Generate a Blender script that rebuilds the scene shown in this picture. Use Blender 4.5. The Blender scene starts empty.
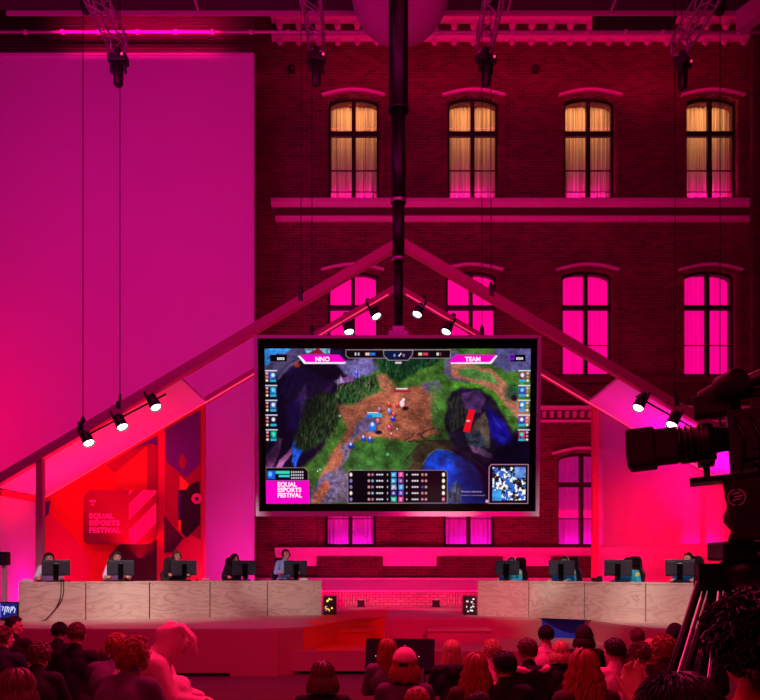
import bpy, bmesh, math, random
import numpy as np
from mathutils import Vector, Matrix, Euler
random.seed(7)
sc = bpy.context.scene
COL = sc.collection
PI = math.pi
R = math.radians
ZC, F, HOR = 2.0, 800.0, 567.0

def P(px, py, Y):
    """pixel at depth Y -> world point"""
    return Vector(((px - 380) * Y / F, Y, ZC - (py - HOR) * Y / F))

# ---------------------------------------------------------------- materials
def lin(c):
    out = []
    for v in c[:3]:
        v = v / 255.0
        out.append(v / 12.92 if v <= 0.04045 else ((v + 0.055) / 1.055) ** 2.4)
    return (out[0], out[1], out[2], 1.0)

def mat(name, rgb, rough=0.6, metal=0.0, emis=None, es=1.0, noise=0.0, nscale=8.0, bump=0.0, spec=0.5, alpha=None):
    m = bpy.data.materials.new(name)
    m.use_nodes = True
    nt = m.node_tree
    b = nt.nodes['Principled BSDF']
    b.inputs['Base Color'].default_value = lin(rgb)
    b.inputs['Roughness'].default_value = rough
    b.inputs['Metallic'].default_value = metal
    b.inputs['Specular IOR Level'].default_value = spec
    if noise or bump:
        tc = nt.nodes.new('ShaderNodeTexCoord')
        n = nt.nodes.new('ShaderNodeTexNoise')
        n.inputs['Scale'].default_value = nscale
        n.inputs['Detail'].default_value = 5
        nt.links.new(tc.outputs['Object'], n.inputs['Vector'])
        if noise:
            mx = nt.nodes.new('ShaderNodeMix'); mx.data_type = 'RGBA'
            a = lin(rgb)
            mx.inputs['A'].default_value = (a[0]*(1-noise), a[1]*(1-noise), a[2]*(1-noise), 1)
            mx.inputs['B'].default_value = (min(1, a[0]*(1+noise)), min(1, a[1]*(1+noise)), min(1, a[2]*(1+noise)), 1)
            nt.links.new(n.outputs['Fac'], mx.inputs['Factor'])
            nt.links.new(mx.outputs['Result'], b.inputs['Base Color'])
        if bump:
            bp = nt.nodes.new('ShaderNodeBump')
            bp.inputs['Strength'].default_value = bump
            bp.inputs['Distance'].default_value = 0.02
            nt.links.new(n.outputs['Fac'], bp.inputs['Height'])
            nt.links.new(bp.outputs['Normal'], b.inputs['Normal'])
    if emis:
        b.inputs['Emission Color'].default_value = lin(emis)
        b.inputs['Emission Strength'].default_value = es
    return m

def brick_mat(name, c1, c2, mortar, bw=0.27, rh=0.085, ms=0.012, vertical=False):
    m = bpy.data.materials.new(name); m.use_nodes = True
    nt = m.node_tree; b = nt.nodes['Principled BSDF']
    b.inputs['Roughness'].default_value = 0.85
    geo = nt.nodes.new('ShaderNodeNewGeometry')
    sx = nt.nodes.new('ShaderNodeSeparateXYZ'); cx = nt.nodes.new('ShaderNodeCombineXYZ')
    nt.links.new(geo.outputs['Position'], sx.inputs[0])
    ad = nt.nodes.new('ShaderNodeMath'); ad.operation = 'ADD'
    nt.links.new(sx.outputs['X'], ad.inputs[0]); nt.links.new(sx.outputs['Y'], ad.inputs[1])
    if vertical:
        nt.links.new(sx.outputs['Z'], cx.inputs[0]); nt.links.new(ad.outputs[0], cx.inputs[1])
    else:
        nt.links.new(ad.outputs[0], cx.inputs[0]); nt.links.new(sx.outputs['Z'], cx.inputs[1])
    br = nt.nodes.new('ShaderNodeTexBrick')
    br.inputs['Scale'].default_value = 1.0
    br.inputs['Brick Width'].default_value = bw
    br.inputs['Row Height'].default_value = rh
    br.inputs['Mortar Size'].default_value = ms
    br.inputs['Mortar Smooth'].default_value = 0.3
    br.inputs['Color1'].default_value = lin(c1); br.inputs['Color2'].default_value = lin(c2)
    br.inputs['Mortar'].default_value = lin(mortar)
    nt.links.new(cx.outputs[0], br.inputs['Vector'])
    n = nt.nodes.new('ShaderNodeTexNoise'); n.inputs['Scale'].default_value = 0.7; n.inputs['Detail'].default_value = 6
    nt.links.new(geo.outputs['Position'], n.inputs['Vector'])
    mx = nt.nodes.new('ShaderNodeMix'); mx.data_type = 'RGBA'; mx.blend_type = 'MULTIPLY'
    mx.inputs['Factor'].default_value = 0.7
    mr = nt.nodes.new('ShaderNodeMapRange'); mr.inputs['From Min'].default_value = .3; mr.inputs['From Max'].default_value = .7
    mr.inputs['To Min'].default_value = .55; mr.inputs['To Max'].default_value = 1.1
    nt.links.new(n.outputs['Fac'], mr.inputs['Value'])
    nt.links.new(br.outputs['Color'], mx.inputs['A']); nt.links.new(mr.outputs[0], mx.inputs['B'])
    nt.links.new(mx.outputs['Result'], b.inputs['Base Color'])
    bp = nt.nodes.new('ShaderNodeBump'); bp.inputs['Strength'].default_value = .5; bp.inputs['Distance'].default_value = .02
    nt.links.new(br.outputs['Fac'], bp.inputs['Height']); bp.invert = True
    nt.links.new(bp.outputs['Normal'], b.inputs['Normal'])
    return m

def ply_mat(name, base, dark):
    m = bpy.data.materials.new(name); m.use_nodes = True
    nt = m.node_tree; b = nt.nodes['Principled BSDF']
    b.inputs['Roughness'].default_value = 0.6
    tc = nt.nodes.new('ShaderNodeTexCoord'); oi = nt.nodes.new('ShaderNodeObjectInfo')
    mp = nt.nodes.new('ShaderNodeMapping')
    sc_ = nt.nodes.new('ShaderNodeVectorMath'); sc_.operation = 'MULTIPLY_ADD'
    cmb = nt.nodes.new('ShaderNodeCombineXYZ')
    for k in range(3):
        nt.links.new(oi.outputs['Random'], cmb.inputs[k])
    nt.links.new(cmb.outputs[0], sc_.inputs[0]); sc_.inputs[1].default_value = (37, 11, 23)
    nt.links.new(tc.outputs['Object'], sc_.inputs[2])
    mp.inputs['Scale'].default_value = (0.9, 0.9, 3.2)
    nt.links.new(sc_.outputs[0], mp.inputs['Vector'])
    n = nt.nodes.new('ShaderNodeTexNoise'); n.inputs['Scale'].default_value = 1.2; n.inputs['Detail'].default_value = 2
    n.inputs['Distortion'].default_value = 1.0
    nt.links.new(mp.outputs[0], n.inputs['Vector'])
    mul = nt.nodes.new('ShaderNodeMath'); mul.operation = 'MULTIPLY'; mul.inputs[1].default_value = 42
    nt.links.new(n.outputs['Fac'], mul.inputs[0])
    sn = nt.nodes.new('ShaderNodeMath'); sn.operation = 'SINE'; nt.links.new(mul.outputs[0], sn.inputs[0])
    mr = nt.nodes.new('ShaderNodeMapRange'); mr.inputs['From Min'].default_value = 0.0; mr.inputs['From Max'].default_value = 1.0
    nt.links.new(sn.outputs[0], mr.inputs['Value'])
    n2 = nt.nodes.new('ShaderNodeTexNoise'); n2.inputs['Scale'].default_value = 1.6; n2.inputs['Detail'].default_value = 3
    nt.links.new(sc_.outputs[0], n2.inputs['Vector'])
    m2 = nt.nodes.new('ShaderNodeMath'); m2.operation = 'MULTIPLY'
    nt.links.new(mr.outputs[0], m2.inputs[0]); nt.links.new(n2.outputs['Fac'], m2.inputs[1])
    mx = nt.nodes.new('ShaderNodeMix'); mx.data_type = 'RGBA'
    mx.inputs['A'].default_value = lin(base); mx.inputs['B'].default_value = lin(dark)
    nt.links.new(m2.outputs[0], mx.inputs['Factor'])
    nt.links.new(mx.outputs['Result'], b.inputs['Base Color'])
    return m

def canvas_mat(name, rgb):
    m = mat(name, rgb, .9, noise=.06, nscale=.35)
    return m

M = {}
M['brick'] = brick_mat('brick', (132, 66, 62), (92, 44, 44), (140, 92, 88))
M['brick_pale'] = brick_mat('brick_pale', (225, 190, 182), (200, 160, 150), (140, 96, 92), bw=.24, rh=.075, ms=.012)
M['brick_upright'] = brick_mat('brick_upright', (225, 190, 182), (200, 160, 150), (140, 96, 92), bw=.26, rh=.08, ms=.012, vertical=True)
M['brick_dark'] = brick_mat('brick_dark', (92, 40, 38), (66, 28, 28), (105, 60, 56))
M['stucco'] = mat('stucco', (240, 222, 216), .8, noise=.1, nscale=3)
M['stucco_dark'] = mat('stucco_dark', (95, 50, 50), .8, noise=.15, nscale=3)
M['canvas'] = canvas_mat('canvas', (235, 228, 232))
M['white'] = mat('white_paint', (225, 220, 222), .7)
M['pinkpaint'] = mat('pink_paint', (220, 110, 150), .6)
M['frame_dark'] = mat('dark_window_frame', (34, 12, 18), .5)
M['black'] = mat('black_plastic', (14, 12, 14), .45)
M['black_gloss'] = mat('black_gloss', (8, 8, 10), .15)
M['black_matte'] = mat('black_matte', (10, 9, 11), .8)
M['black_cloth'] = mat('black_cloth', (16, 13, 17), .95, bump=.4, nscale=30)
M['darkmetal'] = mat('dark_metal', (40, 36, 42), .4, .8)
M['metal'] = mat('bare_metal', (190, 185, 190), .35, .9)
M['alu'] = mat('truss_aluminium', (180, 175, 180), .45, .5)
M['beam'] = mat('beam_paint', (185, 90, 130), .6)
M['beam_red'] = mat('beam_red_paint', (215, 60, 90), .6)
M['frame_lav'] = mat('screen_frame', (238, 228, 248), .45, .1)
M['corr'] = mat('corrugated_metal', (120, 80, 92), .4, .3)
M['ceil'] = mat('ceiling_panel', (60, 40, 55), .8)
M['ceil_beam'] = mat('ceiling_beam', (190, 120, 170), .6)
M['ply'] = ply_mat('plywood', (222, 206, 190), (186, 158, 134))
M['ply_deck'] = mat('deck_board', (205, 170, 158), .5, noise=.08, nscale=4)
M['orange'] = mat('orange_paint', (240, 70, 30), .55)
M['blue'] = mat('blue_paint', (20, 60, 215), .5)
M['stage_red'] = mat('stage_front_board', (205, 120, 125), .6, noise=.08, nscale=2)
M['floor'] = mat('hall_floor', (120, 80, 95), .35, noise=.1, nscale=2)
M['lamp_on'] = mat('lamp_lens', (255, 255, 255), .4, emis=(240, 250, 255), es=6)
M['lamp_warm'] = mat('small_lamp', (255, 255, 255), .4, emis=(255, 60, 90), es=.8)
M['led_line'] = mat('led_line', (255, 120, 150), .4, emis=(255, 60, 100), es=.8)
M['skin'] = mat('skin', (214, 160, 135), .55)
M['eye'] = mat('eye', (30, 20, 18), .2)
M['lip'] = mat('lips', (170, 90, 85), .5)
for k, c in dict(hair_dark=(42, 26, 22), hair_brown=(92, 52, 36), hair_red=(160, 72, 44), hair_blond=(205, 160, 110), hair_black=(20, 14, 15)).items():
    M[k] = mat(k, c, .5, noise=.25, nscale=60, spec=.25 if k == 'hair_black' else .5)
for k, c in dict(c_black=(18, 14, 18), c_navy=(30, 26, 48), c_purple=(98, 52, 96), c_maroon=(70, 22, 34), c_grey=(105, 95, 105), c_pink=(245, 150, 180), c_onesie=(255, 160, 190),
                 c_white=(225, 225, 232), c_blue=(140, 175, 215), c_teal=(40, 175, 195), c_yellow=(225, 205, 70), c_jeans=(40, 44, 70), c_red=(190, 50, 60)).items():
    M[k] = mat(k, c, .9, noise=.12, nscale=25, bump=.3)
M['mon_back'] = mat('monitor_back', (52, 60, 74), .35)
M['mon_glass'] = mat('monitor_display', (20, 30, 60), .2, emis=(120, 150, 220), es=.8)

def glass_mat():
    m = bpy.data.materials.new('window_glass'); m.use_nodes = True
    nt = m.node_tree; nt.nodes.remove(nt.nodes['Principled BSDF'])
    out = nt.nodes['Material Output']
    t = nt.nodes.new('ShaderNodeBsdfTransparent'); g = nt.nodes.new('ShaderNodeBsdfGlossy')
    g.inputs['Roughness'].default_value = .05
    mx = nt.nodes.new('ShaderNodeMixShader'); mx.inputs[0].default_value = .03
    nt.links.new(t.outputs[0], mx.inputs[1]); nt.links.new(g.outputs[0], mx.inputs[2])
    nt.links.new(mx.outputs[0], out.inputs['Surface'])
    return m
M['glass'] = glass_mat()

def scrim_mat(name, rgb, fac):
    m = bpy.data.materials.new(name); m.use_nodes = True
    nt = m.node_tree; nt.nodes.remove(nt.nodes['Principled BSDF'])
    out = nt.nodes['Material Output']
    t = nt.nodes.new('ShaderNodeBsdfTransparent'); g = nt.nodes.new('ShaderNodeBsdfDiffuse')
    g.inputs['Color'].default_value = lin(rgb)
    tr = nt.nodes.new('ShaderNodeBsdfTranslucent'); tr.inputs['Color'].default_value = lin(rgb)
    m0 = nt.nodes.new('ShaderNodeMixShader'); m0.inputs[0].default_value = .3
    nt.links.new(g.outputs[0], m0.inputs[1]); nt.links.new(tr.outputs[0], m0.inputs[2])
    mx = nt.nodes.new('ShaderNodeMixShader'); mx.inputs[0].default_value = fac
    nt.links.new(t.outputs[0], mx.inputs[1]); nt.links.new(m0.outputs[0], mx.inputs[2])
    nt.links.new(mx.outputs[0], out.inputs['Surface'])
    return m
M['scrim'] = scrim_mat('scrim_cloth', (235, 215, 220), .6)

def curtain_mat(name, rgb, es, stripe=14.0, depth=.35):
    """curtain with backlight put in as emission; stretched noise bands stand for folds"""
    m = bpy.data.materials.new(name); m.use_nodes = True
    nt = m.node_tree; b = nt.nodes['Principled BSDF']
    b.inputs['Base Color'].default_value = lin((225, 205, 200)); b.inputs['Roughness'].default_value = .9
    geo = nt.nodes.new('ShaderNodeNewGeometry'); mp = nt.nodes.new('ShaderNodeMapping')
    mp.inputs['Scale'].default_value = (stripe, stripe * .3, .25)
    nt.links.new(geo.outputs['Position'], mp.inputs['Vector'])
    n = nt.nodes.new('ShaderNodeTexNoise'); n.inputs['Scale'].default_value = 1; n.inputs['Detail'].default_value = 3
    nt.links.new(mp.outputs[0], n.inputs['Vector'])
    mr = nt.nodes.new('ShaderNodeMapRange'); mr.inputs['From Min'].default_value = .3; mr.inputs['From Max'].default_value = .7
    mr.inputs['To Min'].default_value = es * (1 - depth); mr.inputs['To Max'].default_value = es * (1 + depth)
    nt.links.new(n.outputs['Fac'], mr.inputs['Value'])
    b.inputs['Emission Color'].default_value = lin(rgb)
    nt.links.new(mr.outputs[0], b.inputs['Emission Strength'])
    return m
def cloth_mat(name, rgb, stripe=26.0):
    m = bpy.data.materials.new(name); m.use_nodes = True
    nt = m.node_tree; nt.nodes.remove(nt.nodes['Principled BSDF']); out = nt.nodes['Material Output']
    geo = nt.nodes.new('ShaderNodeNewGeometry'); mp = nt.nodes.new('ShaderNodeMapping'); mp.inputs['Scale'].default_value = (stripe, stripe * .3, .2)
    nt.links.new(geo.outputs['Position'], mp.inputs['Vector'])
    n = nt.nodes.new('ShaderNodeTexNoise'); n.inputs['Scale'].default_value = 1; n.inputs['Detail'].default_value = 3
    nt.links.new(mp.outputs[0], n.inputs['Vector'])
    rp = nt.nodes.new('ShaderNodeMapRange'); rp.inputs['From Min'].default_value = .35; rp.inputs['From Max'].default_value = .65
    rp.inputs['To Min'].default_value = .35; rp.inputs['To Max'].default_value = 1
    nt.links.new(n.outputs['Fac'], rp.inputs['Value'])
    mx = nt.nodes.new('ShaderNodeMix'); mx.data_type = 'RGBA'; mx.inputs['A'].default_value = (0, 0, 0, 1); mx.inputs['B'].default_value = lin(rgb)
    nt.links.new(rp.outputs[0], mx.inputs['Factor'])
    d = nt.nodes.new('ShaderNodeBsdfDiffuse'); t = nt.nodes.new('ShaderNodeBsdfTranslucent')
    nt.links.new(mx.outputs['Result'], d.inputs['Color']); nt.links.new(mx.outputs['Result'], t.inputs['Color'])
    ms = nt.nodes.new('ShaderNodeMixShader'); ms.inputs[0].default_value = .55
    nt.links.new(d.outputs[0], ms.inputs[1]); nt.links.new(t.outputs[0], ms.inputs[2]); nt.links.new(ms.outputs[0], out.inputs['Surface'])
    return m
M['curtain_warm'] = cloth_mat('curtain_warm', (240, 228, 215))
M['curtain_pink'] = curtain_mat('curtain_pink', (248, 0, 140), .85, 22.0, depth=.14)
M['curtain_purple'] = curtain_mat('curtain_purple', (150, 10, 120), .42, depth=.15)

# ---------------------------------------------------------------- mesh builder
class G:
    def __init__(s):
        s.bm = bmesh.new()
    def _mi(s, faces, mi, smooth=False):
        for f in faces:
            f.material_index = mi
            f.smooth = smooth
    def box(s, x0, x1, y0, y1, z0, z1, mi=0, M4=None):
        vs = [s.bm.verts.new((x, y, z)) for x in (x0, x1) for y in (y0, y1) for z in (z0, z1)]
        if M4 is not None:
            for v in vs: v.co = M4 @ v.co
        idx = [(0, 1, 3, 2), (4, 6, 7, 5), (0, 4, 5, 1), (2, 3, 7, 6), (0, 2, 6, 4), (1, 5, 7, 3)]
        s._mi([s.bm.faces.new([vs[i] for i in f]) for f in idx], mi)
        return s
    def bar(s, a, b, w, h, mi=0, up=(0, 0, 1)):
        a, b = Vector(a), Vector(b); d = b - a; L = d.length; d.normalize()
        up = Vector(up)
        if abs(d.dot(up)) > .99: up = Vector((0, 1, 0))
        x = d.cross(up).normalized(); z = x.cross(d).normalized()
        m4 = Matrix((x, d, z)).transposed().to_4x4(); m4.translation = a
        return s.box(-w/2, w/2, 0, L, -h/2, h/2, mi, m4)
    def tube(s, pts, rad, n=8, mi=0, caps=True, smooth=True):
        pts = [Vector(p) for p in pts]
        if not isinstance(rad, (list, tuple)): rad = [rad] * len(pts)
        rings = []
        prev = None
        for i, p in enumerate(pts):
            d = (pts[min(i+1, len(pts)-1)] - pts[max(i-1, 0)])
            if d.length < 1e-9: d = Vector((0, 0, 1))
            d.normalize()
            u = prev if prev is not None else (Vector((0, 0, 1)) if abs(d.z) < .95 else Vector((1, 0, 0)))
            x = d.cross(u)
            if x.length < 1e-6:
                x = d.cross(Vector((1, 0, .3)))
            x.normalize(); y = x.cross(d).normalized(); prev = y
            r = rad[i]
            rings.append([s.bm.verts.new(p + x * (math.cos(2*PI*k/n) * r) + y * (math.sin(2*PI*k/n) * r)) for k in range(n)])
        fs = []
        for i in range(len(rings) - 1):
            for k in range(n):
                fs.append(s.bm.faces.new((rings[i][k], rings[i][(k+1) % n], rings[i+1][(k+1) % n], rings[i+1][k])))
        s._mi(fs, mi, smooth)
        if caps:
            s._mi([s.bm.faces.new(rings[0][::-1]), s.bm.faces.new(rings[-1])], mi)
        return s
    def ell(s, c, r, n=16, m=10, mi=0, rot=None, smooth=True):
        c = Vector(c)
        if not isinstance(r, (list, tuple)): r = (r, r, r)
        q = Euler(rot).to_matrix() if rot else Matrix.Identity(3)
        top = s.bm.verts.new(c + q @ Vector((0, 0, r[2]))); bot = s.bm.verts.new(c + q @ Vector((0, 0, -r[2])))
        rings = []
        for j in range(1, m):
            t = PI * j / m
            rings.append([s.bm.verts.new(c + q @ Vector((r[0]*math.sin(t)*math.cos(2*PI*k/n), r[1]*math.sin(t)*math.sin(2*PI*k/n), r[2]*math.cos(t)))) for k in range(n)])
        fs = []
        for k in range(n):
            fs.append(s.bm.faces.new((top, rings[0][k], rings[0][(k+1) % n])))
            fs.append(s.bm.faces.new((bot, rings[-1][(k+1) % n], rings[-1][k])))
            for j in range(len(rings)-1):
                fs.append(s.bm.faces.new((rings[j][k], rings[j+1][k], rings[j+1][(k+1) % n], rings[j][(k+1) % n])))
        s._mi(fs, mi, smooth)
        return s
    def cap(s, a, b, ra, rb, n=14, mi=0):
        s.tube([a, b], [ra, rb], n, mi)
        s.ell(a, ra, n, 8, mi); s.ell(b, rb, n, 8, mi)
        return s
    def prism(s, poly, axis, a, b, mi=0):
        """extrude a 2-D polygon. axis 'y': poly is (x,z), from y=a to y=b; 'z': (x,y); 'x': (y,z)"""
        def V(p, t):
            return {'y': (p[0], t, p[1]), 'z': (p[0], p[1], t), 'x': (t, p[0], p[1])}[axis]
        A = [s.bm.verts.new(V(p, a)) for p in poly]; B = [s.bm.verts.new(V(p, b)) for p in poly]
        n = len(poly)
        fs = [s.bm.faces.new(A), s.bm.faces.new(B[::-1])]
        for i in range(n):
            fs.append(s.bm.faces.new((A[i], B[i], B[(i+1) % n], A[(i+1) % n])))
        s._mi(fs, mi)
        return s
    def quad(s, pts, mi=0):
        s._mi([s.bm.faces.new([s.bm.verts.new(p) for p in pts])], mi)
        return s
    def mesh(s, name, mats, recalc=True):
        if recalc: bmesh.ops.recalc_face_normals(s.bm, faces=s.bm.faces)
        me = bpy.data.meshes.new(name)
        s.bm.to_mesh(me); s.bm.free()
        for m in (mats if isinstance(mats, (list, tuple)) else [mats]): me.materials.append(m)
        return me
    def build(s, name, mats, parent=None, bevel=0, recalc=True, **props):
        me = s.mesh(name, mats, recalc)
        o = bpy.data.objects.new(name, me); COL.objects.link(o)
        if parent is not None: o.parent = parent
        if bevel:
            b = o.modifiers.new('bevel', 'BEVEL'); b.width = bevel; b.segments = 2; b.limit_method = 'ANGLE'
        for k, v in props.items(): o[k] = v
        return o

def obj(name, me, parent=None, loc=None, rot=None):
    o = bpy.data.objects.new(name, me); COL.objects.link(o)
    if parent is not None: o.parent = parent
    if loc is not None: o.location = loc
    if rot is not None: o.rotation_euler = rot
    return o

def tag(o, label=None, cat=None, group=None, kind=None):
    if label: o['label'] = label
    if cat: o['category'] = cat
    if group: o['group'] = group
    if kind: o['kind'] = kind
    return o

def thing(name, label, cat, loc=(0, 0, 0), rz=0, group=None):
    o = bpy.data.objects.new(name, None); COL.objects.link(o)
    o.location = loc; o.rotation_euler = (0, 0, rz); o.empty_display_size = .1
    return tag(o, label, cat, group)

def copy_tree(o, parent=None):
    c = o.copy(); COL.objects.link(c); c.parent = parent
    for ch in list(o.children): copy_tree(ch, c)
    return c

def struct(o):
    o['kind'] = 'structure'; return o

def bake(o, mats=None, name=None):
    """mesh of an object with its modifiers applied"""
    bpy.context.view_layer.update()
    dg = bpy.context.evaluated_depsgraph_get()
    me = bpy.data.meshes.new_from_object(o.evaluated_get(dg))
    me.name = name or o.name
    return me

def fuse(g, mats, voxel=.011, smooth=4, name='body'):
    """grow one continuous surface from overlapping shapes"""
    o = g.build('temporary', mats)
    r = o.modifiers.new('r', 'REMESH'); r.mode = 'VOXEL'; r.voxel_size = voxel; r.use_smooth_shade = True
    s = o.modifiers.new('s', 'SMOOTH'); s.factor = .5; s.iterations = smooth
    me = bake(o, name=name)
    bpy.data.objects.remove(o)
    if not me.materials:
        for m in (mats if isinstance(mats, (list, tuple)) else [mats]): me.materials.append(m)
    return me

def text_mesh(name, body, size, m, bold=.0, extrude=.004, align='LEFT', spacing=1.0):
    cu = bpy.data.curves.new(name, 'FONT'); cu.body = body; cu.size = size; cu.extrude = extrude
    cu.offset = bold; cu.align_x = align; cu.space_character = spacing; cu.resolution_u = 3
    o = bpy.data.objects.new(name, cu); COL.objects.link(o)
    me = bake(o, name=name); bpy.data.objects.remove(o)
    me.materials.clear(); me.materials.append(m)
    return me

def place_text(me, name, parent, loc, rot=(PI/2, 0, 0), scale=None):
    o = obj(name, me, parent, loc, rot)
    if scale: o.scale = scale
    return o
# ================================================================ hall and old brick facade
ZS = 0.87                      # stage floor height
FY = 24.0                      # facade plane
def fx(px, Y=FY): return (px - 380) * Y / F
def fz(py, Y=FY): return ZC - (py - HOR) * Y / F

g = G(); g.box(-16, 16, -4, 26, -.2, 0)
struct(g.build('floor', M['floor']))
g = G(); g.box(-9, 9, -3.5, 10.1, 0, .2)
struct(g.build('audience_platform', M['floor']))

COLS = [352.5, 472.5, 588.5, 711]
ROWS = [(95.5, 197.5), (269.5, 375), (452.5, 546.5)]
HW = .765
ROWX = [(353.5, 473.3, 589.8, 712.3), (352.8, 471.5, 587.3, 710), (350.2, 469.3, 583, 706)]
g = G()
XA, XB = fx(245), fx(752)
RISE = .2
zprev = ZS
for row in (2, 1, 0):
    t, b = ROWS[row]; zt, zb = fz(t), fz(b)
    g.box(XA, XB, FY, FY + .6, zprev, zb)
    xs = [XA] + sum([[fx(c) - HW, fx(c) + HW] for c in ROWX[row]], []) + [XB]
    for i in range(0, len(xs), 2): g.box(xs[i], xs[i+1], FY, FY + .6, zb, zt)
    for c in ROWX[row]:                         # segmental arch fillers over each opening
        xc = fx(c)
        arc = [(xc + HW * math.cos(a), zt - RISE + RISE * math.sin(a)) for a in [PI * k / 12 for k in range(13)]]
        for half in (arc[:7], arc[6:][::-1]):
            g.prism([(half[0][0], zt)] + half, 'y', FY, FY + .6)
    zprev = zt
g.box(XA, XB, FY, FY + .6, zprev, 19.6)
struct(g.build('wall_back', M['brick']))
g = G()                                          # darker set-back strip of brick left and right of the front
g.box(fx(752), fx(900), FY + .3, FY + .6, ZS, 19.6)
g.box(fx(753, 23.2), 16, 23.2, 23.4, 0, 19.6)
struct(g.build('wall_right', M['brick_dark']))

def moulding(name, y0, y1, proj, m, x0=272, x1=752, lip=True):
    """horizontal band: straight face that tapers back below"""
    za, zb = fz(y0, FY - proj), fz(y1, FY - proj)
    g = G()
    h = za - zb
    prof = [(FY + .02, za), (FY - proj, za), (FY - proj, za - h * .45), (FY - proj * .55, zb), (FY + .02, zb)] if lip else \
           [(FY + .02, za), (FY - proj, za), (FY - proj, zb), (FY + .02, zb)]
    g.prism(prof, 'x', fx(x0), fx(x1))
    return struct(g.build(name, M[m]))
moulding('trim_1', 197.8, 205, .28, 'stucco')
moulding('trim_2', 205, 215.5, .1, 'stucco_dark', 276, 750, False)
moulding('trim_3', 215.5, 219.5, .2, 'stucco', 276, 750)
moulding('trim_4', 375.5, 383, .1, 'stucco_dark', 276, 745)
moulding('trim_5', 405.5, 409, .2, 'stucco', 276, 752)
moulding('trim_6', 419.5, 422, .08, 'stucco', 276, 752)
moulding('trim_7', 547.5, 555.5, .32, 'stucco', 276, 752)
moulding('trim_8', 33.8, 38.6, .15, 'stucco', 272, 748)
moulding('trim_9', 12.5, 15.8, .4, 'stucco', 272, 748)
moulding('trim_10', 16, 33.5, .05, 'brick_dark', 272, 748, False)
moulding('trim_11', 555.5, 566, .06, 'stucco', 276, 752, False)  # this pale band and the dark one below draw light and ledge shadow
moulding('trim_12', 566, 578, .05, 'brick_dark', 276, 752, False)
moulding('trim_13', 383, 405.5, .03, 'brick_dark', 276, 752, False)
g = G()
x = 280.
while x < 746:
    g.box(fx(x) - .09, fx(x) + .09, FY - .25, FY, fz(25, 23.75), fz(16, 23.75))
    g.ell((fx(x), FY - .16, fz(25, 23.75)), (.09, .09, .1), 10, 6)
    g.box(fx(x) - .08, fx(x) + .08, FY - .13, FY, fz(42, 23.87), fz(38.6, 23.87))
    g.ell((fx(x), FY - .07, fz(42.2, 23.87)), (.055, .06, .07), 8, 6)
    x += 19.3
struct(g.build('trim_14', M['stucco']))
g = G()
x = 276.
while x < 750:
    g.box(fx(x), fx(x + 3.2), FY - .16, FY, fz(418), fz(412)); x += 7.6
struct(g.build('trim_15', M['stucco']))
for i, c in enumerate(ROWX[2]):                   # dark brick blocks; those under the ground windows stand for shadows there
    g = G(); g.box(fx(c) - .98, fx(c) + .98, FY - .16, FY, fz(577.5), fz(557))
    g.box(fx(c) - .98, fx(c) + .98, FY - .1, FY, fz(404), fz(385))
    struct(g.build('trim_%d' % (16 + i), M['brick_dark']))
g = G()                                            # sloping plinth and pale brick base
g.prism([(FY + .05, 1.68), (FY - .3, 1.68), (FY - .36, 1.62), (23.0, 1.33), (23.0, 1.28), (FY + .05, 1.28)], 'x', fx(254), 14)
struct(g.build('trim_20', M['stucco']))
g = G(); g.box(-4.2, 14, 23.05, 23.9, ZS, 1.28)
for (a, b) in ((331, 372), (446, 486)):
    g.box(fx(a, 23), fx(b, 23), 23.03, 23.2, ZS + .02, 1.25, 1)
struct(g.build('wall_base', [M['brick_pale'], M['brick_upright']]))

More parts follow.
